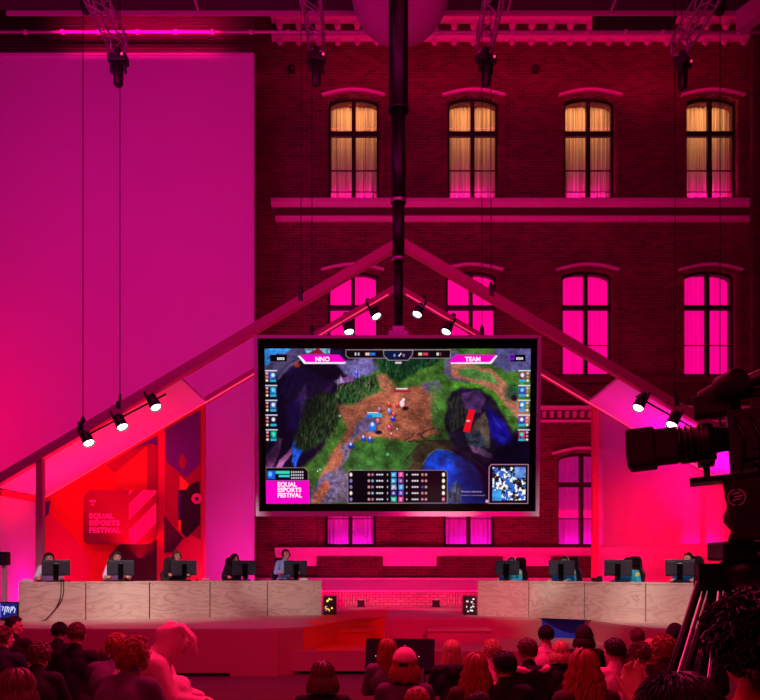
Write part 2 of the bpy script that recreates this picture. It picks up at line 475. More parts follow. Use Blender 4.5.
def window(n, c, row):
    t, b = ROWS[row]
    xc, zt, zb = fx(c), fz(t), fz(b)
    root = thing('window_%d' % n, None, None, (xc, FY, zb)); struct(root)
    H = zt - zb
    # outer frame with segmental head
    def arch(w, top, rise, k=14):
        return [(w * math.cos(PI * j / k), top - rise + rise * math.sin(PI * j / k)) for j in range(k + 1)]
    o_, i_ = arch(HW, H, RISE), arch(HW - .075, H - .075, RISE * .9)
    g = G()
    for j in range(len(o_) - 1):
        g.prism([o_[j], o_[j+1], i_[j+1], i_[j]], 'y', .2, .3)
    g.box(-HW, -HW + .075, .2, .3, 0, H - RISE); g.box(HW - .075, HW, .2, .3, 0, H - RISE); g.box(-HW, HW, .2, .3, 0, .08)
    g.build('window_frame', M['frame_dark'], root, kind='structure')
    g = G(); g.box(-.06, .06, .17, .31, 0, H - .03)
    g.build('mullion', M['frame_dark'], root)
    tz = H * (1 - (.34 if row != 2 else .335))
    g = G(); g.box(-HW, HW, .18, .31, tz - .07, tz + .07)
    g.box(-HW, HW, .22, .27, H * .30 - .012, H * .30 + .012)
    if row == 0: g.box(-HW, HW, .22, .27, H * .09 - .01, H * .09 + .01)
    g.build('transom', M['frame_dark'], root)
    g = G(); g.box(-HW + .03, HW - .03, .245, .255, .04, H - .1)
    g.build('glass_pane', M['glass'], root)
    # folded curtain
    g = G(); N = 64; last = None
    for k in range(N + 1):
        x = -HW - .05 + (2 * HW + .1) * k / N
        y = .62 + .03 * math.sin(k * 1.15 + n) + .015 * math.sin(k * .43 + n * 2)
        v = (g.bm.verts.new((x, y, .0)), g.bm.verts.new((x, y, H)))
        if last: f = g.bm.faces.new((last[0], v[0], v[1], last[1])); f.smooth = True
        last = v
    m = 'curtain_warm' if row == 0 else ('curtain_pink' if row == 1 else 'curtain_purple')
    g.build('curtain', M[m], root, recalc=False)
    # hood moulding over the arch, and brick surround
    g = G()
    def arc2(w, zc, rise, k=12): return [(w * (1 - 2 * j / k), zc + rise * math.sin(PI * j / k)) for j in range(k + 1)]
    a1 = arc2(.93, H - .08, .16); a2 = arc2(.95, H - .01, .17)
    for j in range(12): g.prism([a1[j], a1[j+1], a2[j+1], a2[j]], 'y', -.14, 0)
    g.build('hood_moulding', M['stucco'], root)
    g = G()
    b0 = arc2(.80, H - RISE * 1.0, .2); b1 = arc2(.93, H - .08, .16)
    for j in range(12): g.prism([b0[j], b0[j+1], b1[j+1], b1[j]], 'y', -.07, 0)
    for s in (-1, 1):
        x0, x1 = sorted((s * .80, s * .95)); g.box(x0, x1, -.05, 0, 0, H - .14)
    g.build('window_surround', M['brick'], root)
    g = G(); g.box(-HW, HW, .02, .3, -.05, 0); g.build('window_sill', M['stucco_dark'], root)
n = 1
for r in range(3):
    for c in ROWX[r]:
        window(n, c, r); n += 1

# roof over the courtyard, cross beam, louvred wall, canvas wall
g = G(); g.box(-16, 16, 2, 20.2, 16.05, 16.3)
for k in range(12):
    X = -15 + 2.6 * k
    g.box(X, X + .05, 2, 20.2, 16.0, 16.05, 1)
g.box(-16, 16, 20.2, 26, 19.6, 19.8)
struct(g.build('ceiling', [M['ceil'], M['ceil_beam']]))
g = G(); g.box(fx(10, 20.4), 13, 20.2, 20.26, fz(14.5, 20.2), fz(8, 20.2))
struct(g.build('trim_21', M['ceil_beam']))
g = G(); g.bar((9.0, 20, 15.6), (11.5, 15, 15.75), .3, .5)
struct(g.build('trim_22', M['ceil_beam']))
g = G()
zb_, zt_ = fz(54.5, 22.6), fz(10, 22.6)
nr = 14
for k in range(nr):
    za = zb_ + (zt_ - zb_) * k / nr; dz = (zt_ - zb_) / nr
    g.prism([(22.7, za), (22.5, za + dz * .1), (22.5, za + dz * .45), (22.62, za + dz * .6), (22.62, za + dz), (22.7, za + dz)], 'x', -14, fx(253, 22.6))
struct(g.build('wall_louvre', M['corr']))
g = G(); g.box(-14, fx(254, 22), 22, 22.15, ZS, fz(55, 22))
g.box(-14, fx(254, 22), 21.95, 22.0, fz(55, 22) - .04, fz(55, 22) + .03, 1)
g.box(fx(252, 22), fx(254.5, 22), 21.94, 22.0, ZS, fz(55, 22), 1)
struct(g.build('wall_canvas', [M['canvas'], M['white']]))

# thin pipe right across the hall
g = G(); g.tube([(-12, 21.3, fz(32, 21.3)), (12, 21.3, fz(32, 21.3))], .035, 8)
for k in range(24):
    g.tube([(-11.5 + k, 21.3, fz(32, 21.3)), (-11.4 + k, 21.3, fz(32, 21.3))], .06, 8)
tag(g.build('ceiling_pipe', M['white']), 'long thin metal pipe running straight across the hall just under the roof', 'pipe')
g = G(); g.box(fx(594, 22), fx(672, 22), 21.6, 22.2, fz(28, 22), fz(9, 22))
g.box(fx(598, 22), fx(668, 22), 21.57, 21.6, fz(26, 22), fz(12, 22), 1)
tag(g.build('air_conditioner', [M['black_matte'], M['frame_dark']], bevel=.02), 'long black box unit mounted up by the cornice on the right', 'air conditioner')

# small fittings on the brick: round alarm lamps
for (px, py, lab) in ((292, 71, 'small dark bell lamp on the brick by the left end of the top row'), (535, 71, 'small dark bell lamp on the brick between second and third top windows')):
    r = thing('wall_lamp', lab, 'wall lamp', (fx(px), FY, fz(py)), 0, 'bell lamps on the brick front')
    g = G(); g.box(-.08, .08, -.06, 0, -.08, .08); g.build('mounting_plate', M['black'], r)
    g = G(); g.ell((0, -.14, 0), (.11, .1, .11), 12, 8); g.build('lamp_shade', M['frame_dark'], r)

# ================================================================ stage
def catmull(pts, k=6):
    out = []
    for i in range(len(pts) - 1):
        p0 = Vector(pts[max(i-1, 0)]); p1 = Vector(pts[i]); p2 = Vector(pts[i+1]); p3 = Vector(pts[min(i+2, len(pts)-1)])
        for j in range(k):
            t = j / k
            out.append(.5 * ((2*p1) + (p2-p0)*t + (2*p0-5*p1+4*p2-p3)*t*t + (3*p1-p0-3*p2+p3)*t**3))
    out.append(Vector(pts[-1])); return out
FRONT = [(-14, 14.65), (-2.9, 14.65), (-2.2, 14.7), (-1.6, 14.95), (-1.22, 15.5), (-.95, 16.4), (-.55, 17.4), (.1, 17.8), (1.5, 17.85), (3.6, 17.8), (4.35, 17.5), (4.57, 16.6), (4.68, 15.9), (4.9, 15.1), (5.3, 14.65), (6.2, 14.58), (14, 14.58)]
fp = catmull(FRONT, 14)
g = G()
top = [g.bm.verts.new((p.x, p.y, ZS)) for p in fp] + [g.bm.verts.new((14, 23.1, ZS)), g.bm.verts.new((-14, 23.1, ZS))]
g._mi([g.bm.faces.new(top)], 0)
for i in range(len(fp) - 1):
    a, b = fp[i], fp[i+1]; mx_ = (a.x + b.x) / 2
    mi = 2 if -1.45 < mx_ < .12 else (3 if 3.6 < mx_ < 4.44 else 1)
    lo = [g.bm.verts.new((q.x, q.y, z)) for q in (a, b) for z in (0, ZS - .05)]
    g._mi([g.bm.faces.new((lo[0], lo[2], lo[3], lo[1]))], mi)
    hi = [g.bm.verts.new((q.x, q.y - (.0), z)) for q in (a, b) for z in (ZS - .05, ZS)]
    g._mi([g.bm.faces.new((hi[0], hi[2], hi[3], hi[1]))], 0 if mi == 1 else mi)
def onplane(px, py, z):
    Y = (ZC - z) * F / (py - HOR); return ((px - 380) * Y / F, Y)
op = [onplane(*q, ZS) for q in ((303, 623.5), (325, 615), (350, 610.5), (388, 609.6), (388, 617.6), (352, 619.2), (334, 622.8), (318, 625.6))]
g._mi([g.bm.faces.new([g.bm.verts.new((x, y, ZS + .004)) for x, y in op])], 2)
struct(g.build('stage_floor', [M['ply_deck'], M['stage_red'], M['orange'], M['blue']], recalc=False))
# lower tier in front
g = G()
tf = [(-2.75, 14.9), (5.2, 14.9)]
g.box(-2.75, 5.25, 14.9, 17.95, .06, .43)
g.box(-2.75, 5.25, 15.05, 17.9, 0, .06, 2)
ox = [onplane(*q, .43) for q in ((316, 651), (362, 651), (372, 642), (385, 637.5), (318, 637.5))]
g._mi([g.bm.faces.new([g.bm.verts.new((x, y, .434)) for x, y in ox])], 1)
struct(g.build('stage_lower_floor', [M['stage_red'], M['orange'], M['black_matte']]))
g = G(); g.box(-11, -2.75, 14.62, 14.66, .0, .06)
struct(g.build('baseboard_front', M['black_matte']))
for (a, b, ya, yb, m, lab) in ((335, 372, 16.6, 17.5, 'orange', 'orange painted stage step with a dark recess at the left'), (428, 492, 16.7, 17.6, 'stage_red', 'long low red stage step right of the middle')):
    r = thing('stage_step', lab, 'step', (0, 0, .43))
    g = G(); g.box(fx(a, ya), fx(b, ya), ya, yb, 0, .22); g.build('step_block', M[m], r, bevel=.01)
    g = G(); g.box(fx(a, ya) - .02, fx(b, ya) + .02, ya - .03, yb, .22, .25); g.build('tread', M[m], r, bevel=.005)

# ================================================================ gabled stage house
YA, YB = 17.6, 20.4
AX, AZ = .44, 9.13
SL = .592
def gz(X): return AZ - abs(X - AX) * SL
def gable(name, Y, w, h, m, label, posts, XL, XR, led):
    r = thing(name, label, 'frame', (AX, Y, ZS))
    for X in (XL, XR):
        g = G(); g.bar((0, 0, AZ - ZS), (X - AX, 0, gz(X) - ZS), w, h, 0)
        bm_ = g.build('rafter', M[m], r)
        if led:
            g = G(); a = Vector((0, -w/2 - .01, AZ - ZS - h * .5)); b = Vector((X - AX, -w/2 - .01, gz(X) - ZS - h * .5))
            g.bar(a + (b - a) * .02, b, .02, .03); g.build('light_strip', M['led_line'], bm_)
    for (px, wd, mm) in posts:
        X = (px - 380) * Y / F
        g = G(); g.box(X - AX - wd/2, X - AX + wd/2, -.08, .08, 0, gz(X) - ZS - .05); g.build('post', M[mm], r)
    return r
gable('gable_frame', YA, .22, .2, 'beam', 'large front gable frame of dark pink beams hung over the stage', [(40.5, .15, 'beam'), (762, .15, 'beam')], -10.8, 11.7, False)
gable('gable_frame', YB, .16, .15, 'beam', 'rear gable frame behind the big screen with thin glowing edge', [(85, .12, 'beam_red'), (161.3, .14, 'beam_red'), (202.5, .14, 'beam_red'), (595, .15, 'beam_red')], -10.8, 11.7, True)
for s, lab in ((-1, 'sloping pale roof panel lit bright pink over the left players'), (1, 'sloping pale roof panel lit purple over the right players')):
    X0, X1 = AX + s * 4.87, AX + s * 11.2
    g = G(); q = .06
    g.prism([(X0, gz(X0) - q), (X1, gz(X1) - q), (X1, gz(X1)), (X0, gz(X0))], 'y', YA + .1, YB - .05)
    tag(g.build('roof_panel', M['white']), lab, 'panel', 'sloping roof panels of the stage house')
g = G(); g.box(-8.6, -8.54, YA + .35, YB - .1, ZS, 3.75)
g.box(-8.54, -8.5, YA + .35, YB - .1, 3.6, 3.75, 1)
tag(g.build('side_panel', [M['white'], M['beam_red']]), 'pale side panel at the left end of the mural lit magenta', 'panel')

# mural: one printed panel, shapes drawn in its own flat colours
def mural_pt(px, py, Y): return ((px - 380) * Y / F, ZC - (py - HOR) * Y / F)
MY = YB - .1
cols = [('m_red', (205, 22, 62)), ('m_bright', (250, 42, 22)), ('m_orange', (225, 82, 32)), ('m_darkred', (160, 16, 50)), ('m_purple', (96, 48, 150)),
        ('m_maroon', (70, 16, 44)), ('m_black', (20, 8, 18)), ('m_tan', (235, 130, 50)), ('m_pink', (235, 90, 150)), ('m_blue', (40, 30, 120)), ('m_rose', (235, 20, 75))]
cm = [mat(n_, c_, .7) for n_, c_ in cols]; ci = {n_[2:]: i for i, (n_, _) in enumerate(cols)}
shapes = [
 ('bright', [(46, 500), (80, 481), (106, 466), (115, 474), (115, 490), (157, 490), (157, 541), (120, 544), (109, 556), (104, 584), (90, 584), (90, 560), (74, 536), (50, 513)]),
 ('darkred', [(106, 465), (131, 450), (147, 442), (147, 446), (115, 474)]),
 ('orange', [(115, 473), (147, 446), (147, 492), (115, 492)]),
 ('purple', [(131, 450), (146, 441.5), (158, 435.5), (158, 446), (151, 444), (147, 444)]),
 ('darkred', [(147, 444), (158, 446), (158, 491), (147, 491)]),
 ('maroon', [(122, 542), (157, 540), (157, 584), (106, 584), (109, 556)]),
 ('purple', [(45, 503), (51, 500), (49, 514), (45, 518)]),
 ('darkred', [(165, 430), (201, 410), (201, 540), (165, 520)]),
 ('purple', [(165, 430), (200, 410), (200, 464), (186, 478), (166, 461)]),
 ('darkred', [(183, 453), (187, 462), (184, 469), (180, 467), (179, 461)]),
 ('tan', [(180, 475), (189.5, 484.5), (186, 491), (180, 491)]),
 ('black', [(180, 490), (186, 490), (191, 484.5), (200, 481), (200.5, 524), (187, 538), (180, 531)]),
 ('blue', [(178.6, 491), (181, 491), (181, 520), (178.6, 520)]),
 ('tan', [(178.6, 520), (181.6, 520.5), (181.6, 533), (178.6, 530)]),
 ('maroon', [(164.5, 516), (184, 538), (173, 552), (164.5, 553)]),
]
g = G()
xl = mural_pt(45, 0, MY)[0]; xr = mural_pt(204, 0, MY)[0]
g.prism([(xl, ZS), (xr, ZS), (xr, gz(xr) - .08), (xl, gz(xl) - .08)], 'y', MY, MY + .05, ci['rose'])
for k, (c, poly) in enumerate(shapes):
    pts = [mural_pt(x, y, MY) for x, y in poly]
    g._mi([g.bm.faces.new([g.bm.verts.new((x, MY - .003 * (k + 1), min(z, gz(x) - .09))) for x, z in pts])], ci[c])
def ring(g, cx, cz, r0, r1, Y, mi, n=24, a0=0, a1=2*PI):
    for k in range(n):
        a, b = a0 + (a1-a0)*k/n, a0 + (a1-a0)*(k+1)/n
        g._mi([g.bm.faces.new([g.bm.verts.new((cx + q*math.cos(t), Y, cz + q*math.sin(t))) for q, t in ((r0, a), (r1, a), (r1, b), (r0, b))])], mi)
cx_, cz_ = mural_pt(197.3, 498.8, MY)
ring(g, cx_, cz_, .045, .135, MY - .06, ci['pink'])
tag(g.build('mural_panel', cm, recalc=False), 'printed mural with orange, purple and black bird shapes behind the left players', 'mural')

# festival sign hung on the mural
sx, sz = mural_pt(120.5, 517, 20.15)
r = thing('festival_sign', 'rounded crimson sign reading EQUAL ESPORTS FESTIVAL with pink diagonal stripes', 'sign', (sx, 20.15, sz))
k_ = 20.15 / F
hw_, hh_ = 36.5 * k_, 27 * k_
def rrect(w, h, rads, n=8):      # corner radii: tl, tr, br, bl
    out = []
    for (cx, cy, rr, a0) in ((-w, h, rads[0], PI/2), (-w, -h, rads[3], PI), (w, -h, rads[2], 1.5*PI), (w, h, rads[1], 0)):
        ox = cx + (rr if cx < 0 else -rr); oy = cy + (rr if cy < 0 else -rr)
        for j in range(n + 1):
            a = a0 + PI/2 * j / n; out.append((ox + rr*math.cos(a), oy + rr*math.sin(a)))
    return out
g = G(); g.prism(rrect(hw_, hh_, (.22, .05, .3, .12)), 'y', -.03, .03)
g.build('sign_board', mat('sign_crimson', (140, 14, 52), .6), r)
mp_ = mat('sign_pink', (238, 60, 150), .6)
def clip(poly, x0, x1, z0, z1):
    def cut(p, f, inter):
        o = []
        for i in range(len(p)):
            a, b = p[i-1], p[i]
            if f(b):
                if not f(a): o.append(inter(a, b))
                o.append(b)
            elif f(a): o.append(inter(a, b))
        return o
    def ix(v): return lambda a, b: (v, a[1] + (b[1]-a[1])*(v-a[0])/(b[0]-a[0]))
    def iz(v): return lambda a, b: (a[0] + (b[0]-a[0])*(v-a[1])/(b[1]-a[1]), v)
    for f, it in ((lambda q: q[0] >= x0, ix(x0)), (lambda q: q[0] <= x1, ix(x1)), (lambda q: q[1] >= z0, iz(z0)), (lambda q: q[1] <= z1, iz(z1))):
        if poly: poly = cut(poly, f, it)
    return poly
g = G()
for (o0, o1) in ((-34, -14), (-4, 12), (21, 34)):          # bands along 45 degrees, in sign pixels
    poly = [((8 - 40) , o0 - 40 + 0), ((8 + 60), o0 + 60), ((8 + 60), o1 + 60), ((8 - 40), o1 - 40)]
    poly = [(x * k_, (z) * k_) for x, z in poly]
    poly = clip(poly, 9 * k_, hw_ - .01, -hh_ + .01, hh_ - .01)
    if len(poly) > 2:
        poly = [(min(x, hw_ - .01), z) for x, z in poly]
        # keep the rounded lower right corner
        if o0 == -34: poly = [(x - (.1 if (x > hw_ - .05 and z < -hh_ + .3) else 0), z + (.06 if (x > hw_ - .3 and z < -hh_ + .1) else 0)) for x, z in poly]
        g.prism(poly, 'y', -.036, -.031)
g.build('stripe_pattern', mp_, r)
mt_ = mat('sign_letter', (255, 130, 215), .6)
for i, w in enumerate(('EQUAL', 'ESPORTS', 'FESTIVAL')):
    place_text(text_mesh('lettering', w, 7.2 * k_, mt_, bold=.008, extrude=.004, spacing=1.08), 'lettering', r, (-31 * k_, -.036, (-1.5 - 7.1 * i) * k_))
g = G()
tx, tz = -27.5 * k_, 15 * k_
g.box(tx - .055, tx + .055, -.036, -.031, tz + .03, tz + .05); g.box(tx - .012, tx + .012, -.036, -.031, tz - .07, tz + .03)
g.box(tx - .03, tx + .03, -.036, -.031, tz - .085, tz - .068); g.box(tx - .075, tx - .05, -.036, -.031, tz - .01, tz + .05); g.box(tx + .05, tx + .075, -.036, -.031, tz - .01, tz + .05)
g.build('logo', mt_, r)

# sheer scrim closing the right half of the house
g = G(); X0, X1 = 5.5, 9.9
N = 40; last = None
for k in range(N + 1):
    X = X0 + (X1 - X0) * k / N; y = YB + .01 * math.sin(k * 1.3)
    v = (g.bm.verts.new((X, y, ZS)), g.bm.verts.new((X, y, gz(X) - .08)))
    if last: f = g.bm.faces.new((last[0], v[0], v[1], last[1])); f.smooth = True
    last = v
tag(g.build('scrim_cloth', M['scrim'], recalc=False), 'sheer cloth wall glowing red behind the right players', 'cloth screen')
g = G(); g.box(9.4, 9.46, YA + .3, YB - .1, ZS, gz(9.4) - .1)
tag(g.build('side_panel', M['white']), 'pale side panel at the right end of the stage house', 'panel')

# suspension cables with hooks
for (px, Y, lab, cr) in ((83, YA, 'left of the leftmost spotlight', 1), (120, YA, 'above the middle spotlight of the left three', 0), (301, YA, 'left of the top of the big screen', 1), (312, YB, 'just left of the screen, to the rear frame', 1),
                     (482, YB, 'just right of the pole to the rear frame', 1), (491, YA, 'right of the pole to the front frame', 1), (675, YA, 'over the right spotlights', 0), (720, YA, 'near the right edge, above the camera', 0)):
    X = (px - 380) * Y / F
    r = thing('suspension_cable', 'thin dark steel cable ' + lab, 'cable', (X, Y, gz(X)), 0, 'cables holding the stage house')
    g = G(); g.tube([(0, 0, .28), (0, 0, 15.95 - gz(X))], .011, 6); g.build('wire', M['black'], r)
    g = G(); g.box(-.05, .05, -.12, .12, -.02, .14); g.tube([(0, 0, .12), (0, 0, .32)], .03, 8)
    if cr: g.ell((0, 0, .2), (.06, .06, .1), 10, 8)
    g.build('hook', M['black'], r)

# spotlights
def make_spot():
    r = bpy.data.objects.new('stage_spotlight', None); COL.objects.link(r)
    g = G(); g.tube([(0, 0, -.02), (0, 0, .1), (0, 0, .26), (0, 0, .34)], [.125, .125, .10, .06], 20)
    g.tube([(0, 0, -.05), (0, 0, 0)], [.135, .13], 20, caps=False)
    can = g.build('lamp_housing', M['black'], r)
    g = G(); g.ell((0, 0, -.02), (.112, .112, .03), 20, 8); g.build('lens', M['lamp_on'], can)
    g = G()
    for s in (-1, 1): g.bar((s * .14, 0, .1), (s * .14, .0, .36), .02, .05)
    g.bar((-.15, 0, .37), (.15, 0, .37), .05, .02); g.build('yoke', M['black'], r)
    g = G(); g.box(-.05, .05, -.05, .05, .37, .48); g.tube([(0, 0, .46), (0, 0, .54)], .06, 10); g.build('clamp', M['black'], r)
    return r
spot0 = make_spot(); first = True
SP = [(88.5, 442, YA - .1, 1, 'lowest of the three spotlights on the left roof beam'), (122, 426, YA - .1, 1, 'middle one of the three spotlights on the left roof beam'),
      (155.5, 406.5, YA - .1, 1, 'highest of the three spotlights on the left roof beam'), (349, 331, YB - .1, .35, 'lower spotlight left of the pole, above the screen'),
      (376, 315.5, YB - .1, .9, 'upper spotlight left of the pole, above the screen'), (417.5, 313.5, YB - .1, -.7, 'upper spotlight right of the pole, above the screen'),
      (446.5, 331, YB - .1, -.8, 'lower spotlight right of the pole, above the screen'), (638.5, 407, YA - .1, -1, 'upper spotlight on the right roof beam'), (672, 424, YA - .1, -1, 'lower spotlight on the right roof beam next to the camera')]
spots_xyz = []
for (px, py, Y, s, lab) in SP:
    r = spot0 if first else copy_tree(spot0); first = False
    p = P(px, py, Y); r.location = p
    d = Vector((s * .46, -.30, -.84)).normalized()
    r.rotation_mode = 'QUATERNION'; r.rotation_quaternion = (-d).to_track_quat('Z', 'Y')
    tag(r, 'glowing white can spotlight, ' + lab, 'spotlight', 'can spotlights of the stage house'); spots_xyz.append((p, d))
# tracks the spotlights clamp to
for (a, b, Y, lab) in (((86, 436), (166, 394), YA - .05, 'left'), ((636, 396), (700, 432), YA - .05, 'right')):
    g = G(); g.tube([P(*a, Y), P(*b, Y)], .02, 8)
    tag(g.build('lighting_rail', M['darkmetal']), 'thin rail under the %s roof beam carrying spotlights' % lab, 'rail', 'spotlight rails')
for (a, b, lab) in (((318, 338), (392, 296), 'left'), ((404, 296), (478, 338), 'right')):
    g = G(); g.tube([P(*a, YB - .15), P(*b, YB - .15)], .02, 8)
    tag(g.build('lighting_rail', M['metal']), 'thin bright rail %s of the pole above the screen' % lab, 'rail', 'spotlight rails')

# telescopic pole and the big screen
SY = 16.0
px0 = fx(398.5, 16.5)
r = thing('telescopic_pole', 'thick dark telescopic pole dropping from the roof to the screen', 'pole', (px0, 16.5, 6.6))
segs = [(6.75, 8.5, .10), (8.3, 9.7, .125), (9.5, 11.6, .15), (11.4, 16.1, .20)]
for i, (a, b, rr) in enumerate(segs):
    g = G(); g.tube([(0, 0, a - 6.6), (0, 0, b - 6.6)], rr, 20)
    sgo = g.build('pole_section', M['darkmetal'], r)
    g = G(); g.tube([(0, 0, a - 6.6), (0, 0, a - 6.52)], rr + .015, 20); g.build('collar', M['metal'] if i < 3 else M['darkmetal'], sgo)
g = G(); g.box(-.2, .2, -.2, .1, -.02, .22); g.box(-.12, .12, -.12, .08, .2, .34); g.build('mounting_bracket', M['frame_lav'], r, bevel=.01)
g = G(); g.ell((0, 0, 0), (1.09, 1.09, 1.09), 48, 28); g.tube([(0, 0, 1.05), (0, 0, 1.145)], .03, 8)
o = g.build('round_balloon', mat('balloon_cloth', (158, 112, 150), .9)); o.location = P(400, -9, 17.9)
tag(o, 'huge round pink ball hanging behind the top of the pole', 'ball')

scr_c = Vector((fx(397.5, SY), SY, (6.58 + 3.02) / 2 + .0))
screen = thing('video_screen', 'giant black framed video screen showing a top-down battle game over the stage', 'screen', scr_c)
screen.rotation_euler = (R(4.0), 0, 0)
W2, H2 = 5.68 / 2, 3.57 / 2
g = G()
g.box(-W2, -W2 + .07, -.1, .18, -H2, H2); g.box(W2 - .07, W2, -.1, .18, -H2, H2)
g.box(-W2 + .07, W2 - .07, -.1, .18, H2 - .06, H2); g.box(-W2 + .07, W2 - .07, -.12, .18, -H2, -H2 + .1)
g.build('outer_frame', M['frame_lav'], screen, bevel=.006)
g = G(); g.box(-W2 + .07, W2 - .07, -.03, .16, -H2 + .1, H2 - .06)
g.build('bezel', M['black_gloss'], screen)
g = G(); g.box(-1.2, 1.2, .18, .35, -1.0, 1.0); g.bar((px0 - scr_c.x, .3, 1.0), (px0 - scr_c.x, .42, 1.85), .3, .1)
g.build('rear_housing', M['black'], screen)
# ---------------------------------------------------------------- picture shown on the big screen (a mosaic of coloured cells)
PX0, PX1, PY0, PY1 = 264.0, 531.0, 348.0, 503.5
DS = 2
NX, NY = int((PX1 - PX0) * DS), int((PY1 - PY0) * DS)
gx, gy = np.meshgrid(PX0 + (np.arange(NX) + .5) / DS, PY0 + (np.arange(NY) + .5) / DS)
img = np.zeros((NY, NX, 3)); img[:] = (20, 9, 34)
rs = np.random.RandomState(5)
def vnoise(scx, scy, seed, octs=3):
    out = np.zeros_like(gx); amp = 1; tot = 0
    for o in range(octs):
        r_ = np.random.RandomState(seed + o); t = r_.rand(97, 97)
        u = gx / scx * 2 ** o; v = gy / scy * 2 ** o
        i = np.floor(u).astype(int); j = np.floor(v).astype(int); fu = u - i; fv = v - j
        fu = fu*fu*(3-2*fu); fv = fv*fv*(3-2*fv)
        a = t[i % 97, j % 97]; b = t[(i+1) % 97, j % 97]; c = t[i % 97, (j+1) % 97]; d = t[(i+1) % 97, (j+1) % 97]
        out += amp * ((a*(1-fu)+b*fu)*(1-fv) + (c*(1-fu)+d*fu)*fv); tot += amp; amp *= .55
    return out / tot
N1, N2, N3 = vnoise(9, 7, 11), vnoise(3, 3, 31), vnoise(1.2, 5, 77)
NW = (vnoise(14, 14, 5) - .5) * 9; NV = (vnoise(14, 14, 9) - .5) * 9
def sdf(poly, wob=0.):
    X, Y = gx + NW * wob, gy + NV * wob
    d = np.full(gx.shape, 1e9); ins = np.zeros(gx.shape, bool); n = len(poly)
    for i in range(n):
        ax, ay = poly[i]; bx, by = poly[(i+1) % n]
        ex, ey = bx - ax, by - ay
        t = np.clip(((X-ax)*ex + (Y-ay)*ey) / (ex*ex + ey*ey + 1e-9), 0, 1)
        d = np.minimum(d, np.hypot(X-ax-t*ex, Y-ay-t*ey))
        c = ((ay <= Y) != (by <= Y)) & (X < (bx-ax) * (Y-ay) / ((by-ay) if by != ay else 1e-9) + ax)
        ins ^= c
    return np.where(ins, -d, d)
def fill(poly, col, soft=.4, wob=0., tex=None, amt=.3, al=1.):
    a = np.clip(.5 - sdf(poly, wob) / (2 * soft), 0, 1)[..., None] * al
    c = np.array(col, float)[None, None, :]
    if tex is not None: c = c * (1 + amt * (tex[..., None] - .5) * 2)
    img[:] = img * (1 - a) + c * a
def blob(x, y, rx, ry, col, soft=.5, al=1., tex=None, amt=.3):
    d = (np.hypot((gx-x)/rx, (gy-y)/ry) - 1) * min(rx, ry)
    a = np.clip(.5 - d / (2*soft), 0, 1)[..., None] * al
    c = np.array(col, float)[None, None, :]
    if tex is not None: c = c * (1 + amt * (tex[..., None] - .5) * 2)
    img[:] = img*(1-a) + c*a
def rect(x0, y0, x1, y1, col, soft=.25, **k): fill([(x0, y0), (x1, y0), (x1, y1), (x0, y1)], col, soft, **k)
def stroke(pts, w, col, soft=.4, wob=0., al=1.):
    for i in range(len(pts) - 1):
        (ax, ay), (bx, by) = pts[i], pts[i+1]; L = math.hypot(bx-ax, by-ay) + 1e-6; nx, ny = -(by-ay)/L*w/2, (bx-ax)/L*w/2
        fill([(ax+nx, ay+ny), (bx+nx, by+ny), (bx-nx, by-ny), (ax-nx, ay-ny)], col, soft, wob, al=al)

# ground
fill([(300, 510), (285, 500), (300, 468), (322, 448), (336, 425), (342, 400), (352, 380), (375, 368), (378, 345), (535, 345), (535, 425), (512, 430), (500, 425), (486, 400), (462, 395), (448, 405), (448, 428), (456, 447), (432, 452), (418, 470), (410, 510)], (66, 112, 38), 2.5, .7, N1, .5)
fill([(455, 378), (500, 380), (515, 410), (487, 403), (462, 393), (447, 402), (446, 425), (434, 420), (433, 398), (445, 385)], (72, 140, 34), 3, .8, N1, .5)
fill([(345, 445), (410, 440), (425, 450), (410, 470), (350, 470)], (60, 110, 42), 3, 1, N1, .5)
fill([(375, 345), (448, 345), (444, 358), (415, 372), (398, 380), (380, 372)], (16, 62, 32), 1.6, .6, N3, .9)
fill([(447, 348), (458, 350), (462, 374), (470, 382), (452, 380), (443, 372)], (96, 88, 118), 1.2, .5, N2, .3)
fill([(497, 345), (533, 345), (533, 370), (510, 371), (492, 363)], (84, 80, 124), 1.5, .5, N2, .3)
fill([(449, 362), (470, 363), (492, 368), (506, 380), (518, 398), (532, 414), (532, 424), (520, 420), (507, 404), (494, 390), (476, 382), (452, 377)], (176, 112, 80), 1.4, .4, N2, .2)
fill([(459, 369), (474, 367), (492, 373), (500, 383), (480, 378), (462, 376)], (84, 140, 60), 1.2, .4, N1, .4)
fill([(334, 362), (372, 356), (378, 370), (362, 378), (344, 372)], (116, 108, 160), 2, .6, N2, .35)
fill([(262, 345), (330, 345), (330, 356), (300, 358), (285, 372), (262, 380)], (82, 70, 104), 1.5, .4, N1, .5)
fill([(264, 347), (292, 347), (284, 353), (276, 353), (268, 364), (262, 364)], (48, 140, 205), .8, .2, N2, .4)
fill([(303, 347), (330, 347), (329, 353), (306, 353)], (120, 190, 200), .5, 0, N2, .6)
fill([(308, 353), (318, 347), (324, 353)], (170, 20, 50), .4)
for k in range(7):
    x = 276 + k * 6
    stroke([(x + 18, 362 + k * 3), (x + 2, 392 + k * 5)], 6, (50 + 8*k, 34 + 2*k, 120), 1.8, .8, .5)
stroke([(276, 378), (290, 364), (300, 358)], 2, (130, 115, 150), .7, .3)
fill([(292, 410), (298, 392), (304, 383), (307, 395), (303, 412), (296, 428)], (120, 70, 150), 1.6, .4, N1, .4)
fill([(284, 404), (300, 396), (300, 425), (288, 430)], (50, 24, 120), 3, .6, N1, .4)
fill([(264, 474), (264, 454), (276, 440), (281, 446), (274, 462), (268, 476)], (128, 56, 110), 1.5, .5, N1, .4)
fill([(278, 460), (292, 446), (293, 449), (284, 462), (276, 475), (272, 473)], (180, 98, 150), .8, .3, N1, .3)
